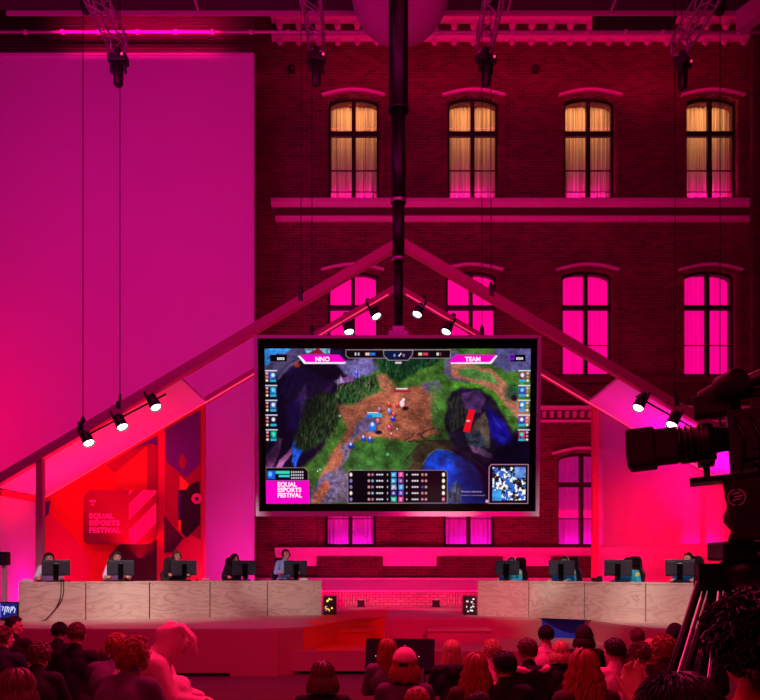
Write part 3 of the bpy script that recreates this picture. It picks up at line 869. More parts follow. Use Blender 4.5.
fill([(276, 436), (281, 438), (278, 449)], (180, 96, 130), .8)
fill([(292, 441), (298, 436), (304, 446), (297, 458), (293, 468), (290, 462)], (30, 90, 205), .9, .5, N3, .8)
fill([(330, 350), (341, 350), (341, 357), (333, 362)], (30, 20, 60), 1)
# bushes
fill([(296, 447), (292, 438), (299, 420), (306, 402), (318, 389), (330, 392), (338, 402), (341, 415), (333, 430), (318, 445), (304, 451)], (34, 52, 28), 1.5, .6, N3, 1.1)
fill([(331, 394), (345, 384), (362, 374), (376, 378), (377, 393), (358, 402), (342, 401)], (34, 70, 34), 1.3, .5, N3, 1.1)
for q in range(300):
    if q % 2: cx_, cy_ = rs.uniform(298, 337), rs.uniform(396, 445)
    else: cx_, cy_ = rs.uniform(336, 376), rs.uniform(378, 399)
    if q % 5 == 0: cx_, cy_ = rs.uniform(380, 430), rs.uniform(352, 373)
    iy = int((cy_ - PY0) * DS); ix_ = int((cx_ - PX0) * DS)
    if img[iy, ix_, 1] < 120:
        c = [(96, 120, 60), (20, 45, 22), (130, 120, 70), (60, 100, 50)][rs.randint(4)]
        stroke([(cx_, cy_), (cx_ + rs.uniform(-1.5, 3), cy_ - rs.uniform(2, 5))], .8, c, .4, 0, .8)
# dirt
fill([(376, 374), (386, 374), (396, 386), (392, 394), (380, 388)], (166, 104, 70), 1.2, .4, N2, .25)
fill([(337, 404), (352, 403), (366, 397), (385, 391), (404, 387), (424, 382), (440, 386), (437, 398), (432, 408), (434, 424), (441, 434), (424, 438), (408, 441), (398, 438), (380, 436), (362, 438), (348, 445), (338, 460), (330, 500), (318, 505), (318, 480), (330, 455), (342, 438), (346, 428), (342, 416)], (170, 96, 66), 1.8, .6, N1, .35)
fill([(420, 382), (438, 380), (444, 388), (432, 392), (424, 388)], (100, 88, 110), 1.5, .5, N2, .2)
fill([(350, 436), (356, 422), (368, 416), (380, 420), (376, 432), (362, 432), (352, 440)], (112, 94, 122), 1.2, .5, N2, .3)
fill([(342, 444), (352, 438), (350, 456), (342, 466), (352, 482), (366, 503), (330, 503), (334, 470)], (122, 104, 120), 1.2, .6, N2, .4)
fill([(310, 488), (330, 470), (340, 478), (330, 503), (308, 503)], (116, 100, 128), 1.3, .6, N2, .4)
fill([(312, 492), (326, 480), (330, 486), (320, 502), (310, 503)], (190, 100, 70), 1.2, .5, N2, .3)
fill([(335, 455), (342, 450), (342, 462), (336, 468)], (190, 104, 72), 1, .4)
for q in range(26):
    x, y = rs.uniform(312, 360), rs.uniform(445, 500)
    stroke([(x, y), (x + rs.uniform(-5, 5), y + rs.uniform(2, 7))], .5, (70, 54, 66), .4, 0, .7)
# roots, rock pit, fins, pool
fill([(404, 505), (408, 470), (416, 447), (430, 440), (452, 440), (462, 448), (440, 452), (424, 468), (418, 505)], (72, 58, 38), 2, .7, N1, .5)
for pts in (((414, 432), (411, 436), (404, 440)), ((417, 434), (436, 427)), ((419, 432), (425, 438)), ((408, 441), (430, 440), (450, 440)), ((405, 460), (416, 448), (424, 443)), ((436, 427), (445, 430))):
    stroke(pts, 1.1, (62, 34, 34), .5, .3)
fill([(446, 400), (452, 392), (462, 386), (480, 388), (497, 400), (514, 432), (512, 448), (500, 470), (470, 462), (452, 440), (445, 420)], (34, 24, 44), 1.5, .5, N1, .7)
fill([(448, 402), (458, 394), (470, 400), (466, 424), (452, 432)], (52, 56, 44), 1, .5, N3, .9)
fill([(462, 392), (480, 389), (486, 398), (482, 412), (474, 412), (464, 405)], (112, 66, 132), 1, .4, N1, .5)
fill([(475, 421), (486, 411), (491, 428), (492, 446), (482, 450), (470, 442)], (128, 104, 78), 1.1, .5, N2, .5)
fill([(466, 432), (480, 430), (488, 440), (486, 450), (470, 446)], (62, 78, 84), 1, .5, N2, .7)
fill([(487, 406), (497, 412), (506, 424), (513, 438), (510, 444), (500, 446), (493, 436), (489, 420)], (26, 16, 160), 1.3, .3, N1, .5)
fill([(493, 414), (500, 422), (502, 428), (496, 424)], (60, 50, 210), .8, .3)
fill([(497, 432), (508, 437), (506, 443), (499, 440)], (40, 40, 210), .9, .3)
fill([(470, 445), (488, 449), (500, 458), (492, 458), (474, 452)], (150, 96, 130), .9, .4, N2, .5)
fill([(420, 500), (422, 470), (428, 456), (436, 449), (448, 449), (462, 455), (476, 466), (486, 480), (492, 503), (420, 503)], (10, 66, 190), 1.3, .4, N1, .5)
fill([(450, 474), (470, 466), (492, 482), (495, 503), (455, 503)], (8, 26, 100), 4, .5, al=.75)
stroke([(423, 464), (429, 454), (437, 448.5), (448, 449), (456, 453)], .8, (120, 150, 130), .5, 0, .7)
fill([(447, 503), (449, 490), (457, 482), (462, 492), (462, 503)], (60, 70, 90), 1.2, .8, N3, .9)
fill([(497, 448), (512, 446), (531, 425), (531, 503.5), (488, 503.5), (478, 462), (490, 462)], (14, 5, 28), 2.5, .4, N1, .6)
stroke([(470, 456), (484, 466), (494, 478)], .8, (90, 70, 110), .6, 0, .7)
fill([(430, 383), (452, 388), (446, 405), (441, 430), (433, 425), (430, 405)], (70, 112, 50), 2.5, .5, N1, .4, .7)
blob(296.5, 364.3, 3, 2.6, (235, 78, 30), .8)
fill([(331, 379), (340, 374), (345, 381), (336, 383)], (180, 150, 190), .8, .9, N3, .8)
fill([(341, 377), (352, 373), (355, 379), (344, 382)], (134, 84, 140), .8, .3)
blob(356, 373, 4, 4.2, (110, 110, 190), .9, 1, N3, 1)
blob(512, 392, 7, 8, (18, 60, 40), 3, .8); blob(515, 397, 3, 3, (30, 10, 30), 1)
# fine painterly grain over the whole ground
F1, F2, F3 = vnoise(1.1, 1.1, 401, 2), vnoise(2.2, 1.3, 411, 2), vnoise(22, 18, 421, 2)
img *= (1 + .30 * (F1 - .5) + .35 * (F2 - .5) + .6 * (F3 - .5))[..., None]
fill([(262, 380), (300, 360), (340, 372), (325, 395), (300, 425), (285, 455), (262, 462)], (8, 4, 20), 7, .6, al=.55)
fill([(440, 436), (470, 452), (500, 440), (533, 424), (533, 505), (470, 505), (462, 470)], (8, 4, 22), 8, .6, al=.6)
fill([(450, 398), (480, 388), (505, 415), (500, 450), (460, 450), (446, 425)], (10, 6, 18), 6, .6, N1, .6, .4)
fill([(300, 448), (296, 425), (310, 400), (330, 398), (338, 415), (325, 436)], (8, 20, 14), 6, .6, al=.45)
fill([(385, 348), (446, 348), (430, 362), (400, 372)], (6, 24, 16), 5, .5, al=.4)
img[..., 0] *= .93; img[..., 1] *= .90
for q in range(500):
    x, y = rs.uniform(266, 530), rs.uniform(349, 502)
    iy, ix_ = int((y - PY0) * DS), int((x - PX0) * DS); c = img[iy, ix_]
    k = rs.choice([.55, .7, 1.35, 1.6]); stroke([(x, y), (x + rs.uniform(-3, 3), y + rs.uniform(-2.5, .5))], rs.uniform(.4, .9), tuple(np.clip(c * k, 0, 255)), .4, 0, .6)
# creatures on the lane (small generic figures)
for (x, y, r_, c) in ((350.3, 445, 3, (24, 44, 190)), (363, 437.5, 2.8, (30, 60, 220)), (369.8, 438.5, 2.8, (30, 70, 225)), (392.6, 417.5, 2.8, (40, 40, 200)), (389, 410, 2.4, (130, 130, 210)),
                   (372.3, 426, 4.4, (30, 120, 235)), (377.5, 420, 2.4, (210, 90, 120)), (379, 408.5, 2.2, (150, 90, 150)), (393.5, 413.3, 2.3, (220, 40, 60)), (389, 403.5, 2.1, (220, 40, 40)), (397, 404, 2.2, (230, 40, 50)), (389, 427, 2.6, (190, 50, 120))):
    blob(x + .8, y + 1.6, r_, r_ * .7, (50, 26, 40), .7, .6)
    blob(x, y, r_ * .8, r_, c, .5); blob(x - .2, y - r_ * .6, r_ * .4, r_ * .5, (200, 215, 250) if c[2] > 150 else (240, 150, 150), .4)
blob(378.5, 431.5, 3.4, 2, (30, 14, 30), .7); blob(405.5, 407.5, 3.2, 2, (40, 14, 26), .5); blob(402, 402.5, 2.4, 3.4, (240, 210, 230), .5); blob(403.5, 398.6, 1.4, 1.4, (250, 240, 250), .4)
rect(366.5, 412.6, 381.6, 416.2, (50, 180, 235)); rect(367, 411.2, 378, 412.2, (235, 240, 250)); rect(366, 414, 372, 417, (30, 100, 210))
rect(393, 389.4, 411, 391.4, (180, 20, 60)); rect(396, 387.2, 407.5, 388.4, (235, 235, 235))
fill([(469.3, 408), (476, 409), (470.4, 432), (463.6, 430.5)], (232, 14, 34), .35); blob(468.8, 420, 2, 1, (255, 190, 200), .4)
for x, y in ((316.5, 470.5), (319, 469), (391, 432.5), (397, 428), (339, 415), (387.5, 453.5)): blob(x, y, .7, .7, (235, 245, 255), .4)
blob(387.5, 453.5, 2, 1.8, (60, 190, 140), .5, .7); blob(360.5, 469.6, 2.4, 1.6, (50, 150, 120), .5, .9)
# overlay boxes
MAG = (250, 0, 200)
def outline(poly, col, w=.8): stroke(list(poly) + [poly[0]], w, col, .3)
rect(269.3, 354.2, 286.4, 360.7, (6, 4, 10)); fill([(297, 355), (299.5, 355), (305.5, 361.2), (346, 361.2), (344, 363.2), (303.5, 363.2)], (250, 245, 250), .3)
fill([(300, 354), (339, 354), (345.8, 361.3), (305.5, 361.3)], MAG, .3)
fill([(498, 355), (495.5, 354.6), (489.5, 361.2), (451, 361.2), (451, 363.2), (491.5, 363.2)], (250, 245, 250), .3)
fill([(456, 354), (496.5, 354), (490, 361.3), (448.5, 361.8)], MAG, .3)
bar_ = [(345.5, 349.3), (451, 349.3), (450, 357.5), (348.5, 357.5), (345.5, 355)]
fill(bar_, (12, 7, 18), .3); outline(bar_, (170, 140, 150), .7)
cb = [(383.2, 349.6), (413, 349.6), (412, 354.5), (408, 359.6), (388.5, 359.6), (383.6, 355)]
fill(cb, (10, 24, 60), .3); fill([(399, 350), (412, 350), (411, 355), (407, 359.2), (399, 359.2)], (26, 12, 40), .6); outline(cb, (185, 150, 170), .7)
for x0, x1, c in ((354.5, 356, (240, 240, 240)), (357.5, 359.2, (200, 200, 220)), (365, 369.3, (250, 205, 170)), (370, 375, (40, 120, 230)), (418.3, 422, (250, 215, 180)), (423, 428, (220, 60, 80)), (436.5, 438.8, (240, 240, 240)), (439.6, 441, (200, 60, 80))):
    rect(x0, 352, x1, 354.8, c, .4)
fill([(398, 355.3), (400.8, 352), (401.6, 353), (399, 356)], (240, 240, 250), .3); rect(395, 361, 401.5, 363, (220, 215, 220), .4)
rect(511, 354, 526, 360.8, (8, 5, 12)); rect(509.8, 353.8, 515, 359.4, (110, 20, 190), .4); rect(511.3, 355.3, 513.6, 357, (40, 8, 90), .4)
def portrait(x0, y, flip, k):
    rect(x0, y, x0 + 12, y + 1.2, (225, 225, 240), .3)
    ia, ib = ((x0 + 4.8, x0 + 11) if not flip else (x0 + .6, x0 + 7.2)); da = x0 + 1.8 if not flip else x0 + 9.3
    rect(ia, y + 1.9, ib, y + 8.8, [(40, 90, 190), (30, 120, 180), (60, 90, 160), (30, 20, 50), (20, 160, 140)][k] if not flip else [(130, 60, 90), (50, 60, 190), (30, 130, 200), (60, 50, 150), (150, 50, 100)][k], .4, tex=N3, amt=.7)
    blob((ia + ib) / 2, y + 5, 1.8, 2, [(220, 240, 255), (110, 220, 240), (230, 240, 255), (240, 240, 240), (60, 230, 190)][k], .6)
    rect(ia, y + 9.4, ib, y + 11.8, (50, 170, 220), .3)
    for j, c in enumerate([(240, 170, 200), (230, 130, 110), (250, 230, 190)]): blob(da, y + 3.2 + j * 3.6, 1.4, 1.3, c, .5)
for k in range(5):
    portrait(264.3, 369.3 + 14.75 * k, False, k); portrait(519, 369.3 + 14.75 * k, True, k)
ob = [(264, 467), (303.5, 467), (307, 470.5), (307, 480), (264, 480)]
fill(ob, (8, 4, 12), .3); outline(ob, (170, 140, 120), .6)
rect(265.5, 470, 273.5, 478.5, (20, 90, 225), .3); blob(268.5, 473.5, 2, 2.6, (100, 190, 255), .6); rect(274, 470.2, 288.3, 473.2, (60, 215, 190), .3); rect(277, 474.2, 288.3, 476.6, (60, 200, 225), .3)
for j in range(3):
    for i in range(6): blob(290.3 + i * 2.2, 471.4 + j * 3, .75, 1, (235, 225, 240), .4)
rect(263.4, 480, 308, 504, MAG, .3)
sb = [(349.5, 469.6), (445.5, 469.6), (448, 472), (448, 502.8), (347.3, 502.8), (347.3, 472)]
fill(sb, (9, 5, 14), .3); outline(sb, (150, 120, 135), .7)
for j in range(5):
    y = 474 + 6.25 * j
    blob(350.3, y, 1.5, 2, (255, 235, 215) if j in (0, 3) else (130, 120, 190), .4); blob(444.2, y, 1.6, 2.1, (255, 250, 220) if j < 4 else (230, 120, 150), .4)
    for x, c in ((368.5, (230, 150, 160)), (372.2, (200, 110, 150) if j % 2 == 0 else (120, 190, 220)), (422.8, (225, 130, 150) if j != 2 else (60, 70, 190)), (426.5, (210, 150, 150))): blob(x, y, 1.3, 1.4, c, .5)
    for x in (377, 379.5, 382, 413, 415.4, 417.8): blob(x, y, 1.15, .95, (225, 222, 232), .4)
    blob(387.4, y, .6, 1.1, (210, 205, 220), .4); blob(407, y, .7, 1.1, (200, 200, 215), .4)
    c1 = [(50, 150, 220), (40, 150, 205), (170, 175, 225), (60, 50, 140), (30, 190, 165)][j]; c2 = [(230, 70, 150), (120, 60, 160), (60, 150, 225), (90, 70, 180), (210, 60, 140)][j]
    rect(391, y - 2.6, 396.4, y + 2.6, c1, .3, tex=N3, amt=.6); rect(398.4, y - 2.6, 403.8, y + 2.6, c2, .3, tex=N3, amt=.6); blob(393.6, y, 1.3, 1.4, (225, 240, 255), .6, .8); blob(401, y, 1.2, 1.4, (250, 190, 230), .6, .8)
mb = [(492.5, 463.8), (530, 463.8), (530, 503.2), (490.4, 503.2), (490.4, 466.5)]
fill(mb, (12, 6, 20), .3); outline(mb, (190, 130, 160), .9)
mm = (gx > 494) & (gx < 527.5) & (gy > 466.3) & (gy < 500)
q = vnoise(2.3, 2.3, 201, 2); q2 = vnoise(4.5, 4.5, 301, 2)
pal = np.array([(250, 250, 255), (30, 22, 36), (50, 100, 200), (110, 190, 235), (70, 40, 50), (240, 160, 180)], float)
idx = np.where(q > .60, 0, np.where(q2 > .6, 2, np.where(q < .46, 1, np.where(q2 < .4, 4, np.where(q < .52, 3, 1)))))
idx = np.where((np.abs((gx - 494) * 1.0 - (gy - 466) * 1.0) < 2.8) & (q < .6), 2, idx)
img[mm] = pal[idx[mm]]
rect(494, 490, 503.5, 500.5, (60, 160, 235), .4, tex=N2, amt=.3); rect(516.5, 466.3, 527.5, 477, (110, 150, 235), .4, tex=N2, amt=.4)
blob(488.5, 501, 1.6, 1.7, (220, 170, 190), .5)
img = np.clip(img, 0, 255)

# mesh of cells
k_s = SY / F
cxp, cyp = 397.5, 427.0
def SX(px): return (px - cxp) * k_s
def SZ(py): return -(py - cyp) * k_s * 1.004
vx = SX(PX0 + np.arange(NX + 1) / DS); vz = SZ(PY0 + np.arange(NY + 1) / DS)
VX, VZ = np.meshgrid(vx, vz)
co = np.stack([VX, np.full_like(VX, -.036), VZ], -1).reshape(-1, 3).astype(np.float32)
ii, jj = np.meshgrid(np.arange(NX), np.arange(NY))
a = jj * (NX + 1) + ii
quads = np.stack([a, a + NX + 1, a + NX + 2, a + 1], -1).reshape(-1, 4).astype(np.int32)
me = bpy.data.meshes.new('display')
me.vertices.add(len(co)); me.vertices.foreach_set('co', co.ravel())
me.loops.add(quads.size); me.loops.foreach_set('vertex_index', quads.ravel())
me.polygons.add(len(quads)); me.polygons.foreach_set('loop_start', np.arange(0, quads.size, 4, dtype=np.int32))
me.update(calc_edges=True)
s_ = img / 255.
lin_ = np.where(s_ <= .04045, s_ / 12.92, ((s_ + .055) / 1.055) ** 2.4)
rgba = np.ones((NY * NX, 4, 4), np.float32); rgba[:, :, :3] = lin_.reshape(-1, 1, 3)
ca = me.color_attributes.new('picture', 'FLOAT_COLOR', 'CORNER'); ca.data.foreach_set('color', rgba.ravel())
m = bpy.data.materials.new('display_picture'); m.use_nodes = True
nt = m.node_tree; b = nt.nodes['Principled BSDF']; b.inputs['Base Color'].default_value = (0, 0, 0, 1); b.inputs['Roughness'].default_value = .4
b.inputs['Specular IOR Level'].default_value = .1
at = nt.nodes.new('ShaderNodeAttribute'); at.attribute_name = 'picture'
nt.links.new(at.outputs['Color'], b.inputs['Emission Color']); b.inputs['Emission Strength'].default_value = 1.0
me.materials.append(m)
disp = obj('display', me, screen); disp.location = (0, 0, -.022); disp.scale = (.988, 1, .982)
mw = mat('caption_white', (0, 0, 0), .5, emis=(250, 245, 255), es=1)
mb_ = mat('caption_blue', (0, 0, 0), .5, emis=(120, 150, 240), es=1)
mgr = mat('caption_grey', (0, 0, 0), .5, emis=(150, 130, 175), es=1)
def cap_(t, px, py, size, m=mw, bold=.004, align='LEFT'):
    place_text(text_mesh('caption', t, size * k_s * 1.18, m, bold, .0015, align), 'caption', disp, (SX(px), -.04, SZ(py)))
cap_('NNO', 322, 360.6, 5.2, align='CENTER'); cap_('TEAM', 473, 360.6, 5.2, align='CENTER')
cap_('EQUAL', 275.6, 486, 5.2, bold=.004); cap_('ESPORTS', 275.6, 491.5, 5.2, bold=.004); cap_('FESTIVAL', 275.6, 497, 5.2, bold=.004)
cap_('Windows aktivieren', 462, 492, 2.2, mgr, .001); cap_('Wechseln Sie zu den Einstellungen', 462, 495.5, 1.5, mgr, 0)
cap_('0', 393.4, 356, 3.2, mb_); cap_('0', 402.6, 356, 3.2, mgr); cap_('0/0/0', 276.5, 359.2, 3, mw, .002); cap_('0/0/0', 516.5, 359, 2.8, mw, .002)
# ================================================================ people
def T(p, L):
    x, y, z = p
    return Vector((x, y * math.cos(L) + z * math.sin(L), -y * math.sin(L) + z * math.cos(L)))

def add_head(g, c, q):
    """head with jaw, nose, brow, ears; c centre, q rotation (Euler)"""
    E = Euler(q).to_matrix()
    def h(p): return Vector(c) + E @ Vector(p)
    g.ell(h((0, -.008, .02)), (.077, .094, .098), 20, 14, rot=q)
    g.ell(h((0, .018, -.04)), (.06, .068, .072), 16, 12, rot=q)
    g.ell(h((0, .05, -.075)), (.036, .034, .03), 12, 8, rot=q)
    g.cap(h((0, .082, .02)), h((0, .106, -.018)), .009, .014, 10)
    g.ell(h((0, .079, .036)), (.05, .012, .012), 12, 6, rot=q)
    g.ell(h((0, .083, -.052)), (.025, .012, .012), 10, 6, rot=q)
    for s in (-1, 1):
        g.ell(h((s * .08, -.005, -.005)), (.012, .022, .034), 10, 8, rot=q)
        g.ell(h((s * .04, .068, -.022)), (.02, .018, .016), 8, 6, rot=q)

def add_hand(g, w, d, nrm, side):
    """palm, four fingers and thumb from the wrist w along d; nrm is the back of the hand"""
    d = d.normalized(); lat = d.cross(nrm).normalized(); nrm = lat.cross(d).normalized()
    for o in (-.028, -.01, .01, .027):
        g.cap(w + d * .015 + lat * o * .6, w + d * .085 + lat * o, .016, .012, 8)
    for i, (o, L) in enumerate(((-.031, .06), (-.011, .078), (.011, .072), (.03, .055))):
        a = w + d * .085 + lat * o; b = a + d * L * .5 - nrm * .008 + lat * o * .12; c = b + d * L * .35 - nrm * L * .4
        g.cap(a, b, .0095, .0088, 8); g.cap(b, c, .0088, .0075, 8)
    t0 = w + d * .03 + lat * side * .028; t1 = t0 + d * .035 + lat * side * .03 - nrm * .01; t2 = t1 + d * .03 + lat * side * .008
    g.cap(t0, t1, .014, .0105, 8); g.cap(t1, t2, .0105, .009, 8)

POSES = {}
def pose(key, lean=8, arms='lap', hyaw=0, hpitch=0, stand=False, hood=False, knee_up=0, suit=False, shirt_short=False):
    """bakes body, top, trousers, shoes; feet on z=0, hips over the origin, facing +Y"""
    L = R(lean); hz = .93 if stand else .53
    pel = Vector((0, 0, hz))
    def t(p): return pel + T(p, L)
    neck = t((0, 0, .5)); hc = neck + Vector((0, .03 + .10 * math.sin(L), .165 - .05 * max(0, math.sin(L))))
    q = (-R(hpitch) , 0, R(hyaw))
    J = {}
    for s in (-1, 1):
        sh = t((s * .165, .0, .455))
        if arms == 'lap':
            el = sh + Vector((s * .07, .10, -.25)); wr = el + Vector((-s * .09, .21, -.04)); n = Vector((0, .2, 1))
        elif arms == 'desk':
            el = sh + Vector((s * .09, .12, -.22)); wr = el + Vector((-s * .06, .23, .03)); n = Vector((0, 0, 1))
        elif arms == 'chin':
            el = sh + Vector((s * .03, .20, -.2)); wr = el + Vector((-s * .10, .12, .17)); n = Vector((0, 1, .2))
        elif arms == 'raise':
            el = sh + Vector((s * .06, .2, -.18)); wr = el + Vector((-s * .02, .16, .18)); n = Vector((0, 1, .6))
        else:
            el = sh + Vector((s * .06, .02, -.28)); wr = el + Vector((0, .06, -.25)); n = Vector((s, 0, 0))
        hip = pel + Vector((s * .09, .02, -.01))
        if stand: kn = Vector((s * .1, .03, .49)); an = Vector((s * .11, -.01, .08))
        else: kn = Vector((s * .13, .44, .53 + knee_up)); an = Vector((s * .13, .44 - knee_up * .4, .08 + knee_up * .75))
        J[s] = (sh, el, wr, n, hip, kn, an)
    # body
    g = G()
    g.ell(pel + Vector((0, 0, .02)), (.155, .115, .12), 18, 12)
    g.cap(t((0, 0, .06)), t((0, .0, .25)), .12, .118, 18)
    for s in (-1, 1): g.ell(t((s * .055, .005, .34)), (.115, .105, .16), 18, 12, rot=(-L, 0, 0))
    g.cap(t((-.13, -.005, .45)), t((.13, -.005, .45)), .06, .06, 14)
    g.cap(t((0, -.005, .44)), hc + Vector((0, -.02, -.05)), .06, .05, 14)
    add_head(g, hc, q)
    for s in (-1, 1):
        sh, el, wr, n, hip, kn, an = J[s]
        g.cap(sh, el, .052, .04, 12); g.cap(el, wr, .04, .027, 12); add_hand(g, wr, wr - el if arms != 'desk' else Vector((0, 1, -.1)), n, -s)
        g.cap(hip, kn, .082, .056, 14); g.cap(kn, an, .055, .038, 12)
        g.cap(an + Vector((0, -.03, -.04)), an + Vector((0, .14, -.045)), .035, .03, 10)
    body = fuse(g, M['skin'], .0105, 3, 'person')
    # top
    g = G(); k = 1.0
    g.cap(t((0, 0, -.02)), t((0, .0, .22)), .155, .145, 20)
    for s in (-1, 1): g.ell(t((s * .06, .005, .33)), (.14, .13, .18), 18, 12, rot=(-L, 0, 0))
    g.cap(t((-.15, -.01, .45)), t((.15, -.01, .45)), .075, .075, 16)
    g.cap(t((0, -.01, .46)), t((0, -.005, .535)), .085, .068, 16)
    if hood:
        g.cap(t((-.06, -.10, .47)), t((.06, -.10, .47)), .05, .05, 12); g.ell(t((0, -.12, .42)), (.085, .045, .09), 14, 10, rot=(-L, 0, 0))
    for s in (-1, 1):
        sh, el, wr, n, hip, kn, an = J[s]
        g.cap(sh, el, .072, .058, 14)
        if shirt_short: pass
        else: g.cap(el, el + (wr - el) * .94, .056, .04, 14)
        # cloth folds at the elbow and waist
        g.ell(el + Vector((0, .01, .01)), (.062, .06, .05), 12, 8)
        g.cap(t((s * .10, .06, -.02)), t((s * .11, -.08, .02)), .06, .06, 10)
    if suit:
        for s in (-1, 1):
            sh, el, wr, n, hip, kn, an = J[s]
            g.cap(hip, kn, .115, .088, 16); g.cap(kn, an, .088, .062, 14)
        E = Euler(q).to_matrix()
        g.cap(t((0, -.03, .0)), t((0, -.06, .30)), .19, .175, 20); g.cap(t((-.1, -.04, .42)), t((.1, -.04, .42)), .12, .12, 16)
        for s in (-1, 1):
            sh, el, wr, n, hip, kn, an = J[s]; g.cap(sh, el, .09, .075, 14); g.cap(el, wr, .075, .05, 14)
        g.ell(hc + Vector((0, -.02, .02)), (.115, .125, .135), 20, 14, rot=q)
        g.cap(hc + Vector((0, -.05, -.05)), t((0, -.02, .44)), .10, .12, 16)
        g.cap(hc + Vector((0, -.06, .05)), hc + Vector((0, -.02, .10)), .09, .07, 14)
        for s in (-1, 1):
            a = hc + E @ Vector((s * .05, .0, .12)); pts = [a + Vector((0, -.03, -.03)), a + Vector((s * .03, .09, .0)), a + Vector((s * .05, .17, -.09)), a + Vector((s * .06, .215, -.19 - .04 * s))]
            g.tube(pts, [.04, .030, .026, .008], 12)
    topm = fuse(g, M['c_black'], .014, 3, 'jacket')
    # trousers
    g = G()
    g.ell(pel + Vector((0, 0, .01)), (.165, .13, .125), 18, 12)
    for s in (-1, 1):
        sh, el, wr, n, hip, kn, an = J[s]
        g.cap(hip, kn, .094, .070, 16); g.cap(kn, an + Vector((0, 0, .01)), .068, .052, 14)
    tro = fuse(g, M['c_jeans'], .014, 3, 'trousers')
    g = G()
    for s in (-1, 1):
        an = J[s][6]
        g.cap(an + Vector((0, -.035, -.035)), an + Vector((0, .15, -.042)), .043, .038, 12); g.cap(an, an + Vector((0, .02, -.04)), .05, .045, 10)
    sho = fuse(g, M['black'], .012, 3, 'shoes')
    POSES[key] = dict(body=body, jacket=topm, trousers=tro, shoes=sho, hc=hc, q=q, neck=neck, back=t((0, -.12, .3)))

def scalp(n, seed, lowback=105, front=62):
    rs_ = random.Random(seed); out = []
    while len(out) < n:
        ph = rs_.uniform(0, 2 * PI); th = math.acos(1 - rs_.random() * 1.35)
        a = math.sin(ph)                    # +1 face side
        lim = R(front) if a > .55 else (R(lowback) if a < -.1 else R(front + (lowback - front) * (.55 - a) / .65))
        if th < lim: out.append((th, ph))
    return out
def sp(th, ph, k=1.0):
    return Vector((.080 * k * math.sin(th) * math.cos(ph), -.008 + .099 * k * math.sin(th) * math.sin(ph), .022 + .102 * k * math.cos(th)))
def hair_cap(g, thick=.006, lowback=108, front=60, lump=.004, seed=1):
    rs_ = random.Random(seed); N, K = 36, 14; ring_ = []
    top = g.bm.verts.new(sp(0, 0, 1 + thick * 10))
    for j in range(1, K + 1):
        row = []
        for i in range(N):
            ph = 2 * PI * i / N; a = math.sin(ph)
            lim = R(front) if a > .55 else (R(lowback) if a < -.1 else R(front + (lowback - front) * (.55 - a) / .65))
            th = lim * j / K
            k = 1 + thick * 10 + rs_.uniform(-1, 1) * lump * 6 - (.14 if j == K else 0)
            row.append(g.bm.verts.new(sp(th, ph, k)))
        ring_.append(row)
    fs = []
    for i in range(N):
        fs.append(g.bm.faces.new((top, ring_[0][i], ring_[0][(i+1) % N])))
        for j in range(K - 1): fs.append(g.bm.faces.new((ring_[j][i], ring_[j+1][i], ring_[j+1][(i+1) % N], ring_[j][(i+1) % N])))
    g._mi(fs, 0, True)

HAIR = {}
def hair_short(key, n=300, ln=.03, seed=1, messy=.3, front=58, rad=.008):
    g = G(); hair_cap(g, .005, 106, front, seed=seed); rs_ = random.Random(seed)
    for th, ph in scalp(n, seed, 106, front):
        p = sp(th, ph, 1.03); nrm = (p - Vector((0, -.008, .022))).normalized()
        d = (Vector((0, -.3, -1)) * (1 if th > .5 else .3) + Vector((rs_.uniform(-1, 1), rs_.uniform(-1, 1), rs_.uniform(-1, 1))) * messy)
        d = (d - nrm * d.dot(nrm)).normalized(); l = ln * rs_.uniform(.7, 1.3)
        g.tube([p, p + d * l * .5 + nrm * .008, p + d * l + nrm * .004 * (1 + messy * 3)], [rad, rad * .9, rad * .25], 4, caps=False)
    HAIR[key] = g.mesh('hair', M['hair_dark'])
def hair_long(key, length=.3, n=190, seed=1, wave=0., spread=.0, tie=None):
    g = G(); hair_cap(g, .010, 112, 60, seed=seed); rs_ = random.Random(seed)
    for th, ph in scalp(n, seed, 110, 62):
        pts = []; th_ = th; ph_ = ph
        if math.sin(ph) > .3: tgt = (0.25 if math.cos(ph) > 0 else PI - .25)
        else: tgt = ph
        ex = rs_.uniform(1.06, 1.2)
        while th_ < R(98):
            pts.append(sp(th_, ph_, ex)); th_ += R(22); ph_ += (tgt - ph_) * .35
        p = sp(R(98), ph_, ex); pts.append(p)
        L_ = length * rs_.uniform(.8, 1.05); m_ = 6; w0 = rs_.uniform(0, 6)
        out = Vector((p.x, p.y + .008, 0)).normalized()
        for j in range(1, m_ + 1):
            f = j / m_
            if tie:
                c = Vector((0, -.12 - .03 * f, -.02 - L_ * f)); q_ = p.lerp(c, min(1, f * 3)) + Vector((rs_.uniform(-.012, .012), rs_.uniform(-.012, .012), 0)); q_.z = p.z + (c.z - p.z) * f if f > .34 else q_.z
            else:
                q_ = p + Vector((0, 0, -L_ * f)) + out * (spread * f + .012 * math.sin(f * 3)) + Vector((math.sin(w0 + f * 14) * wave, math.cos(w0 + f * 14) * wave, 0))
                if q_.y > -.0 and q_.z < -.12: q_.y = q_.y * .9 - .01
            pts.append(q_)
        r_ = [.010] * (len(pts) - 1) + [.002]; r_[0] = .005
        g.tube(pts, r_, 4, caps=False)
    HAIR[key] = g.mesh('hair', M['hair_dark'])
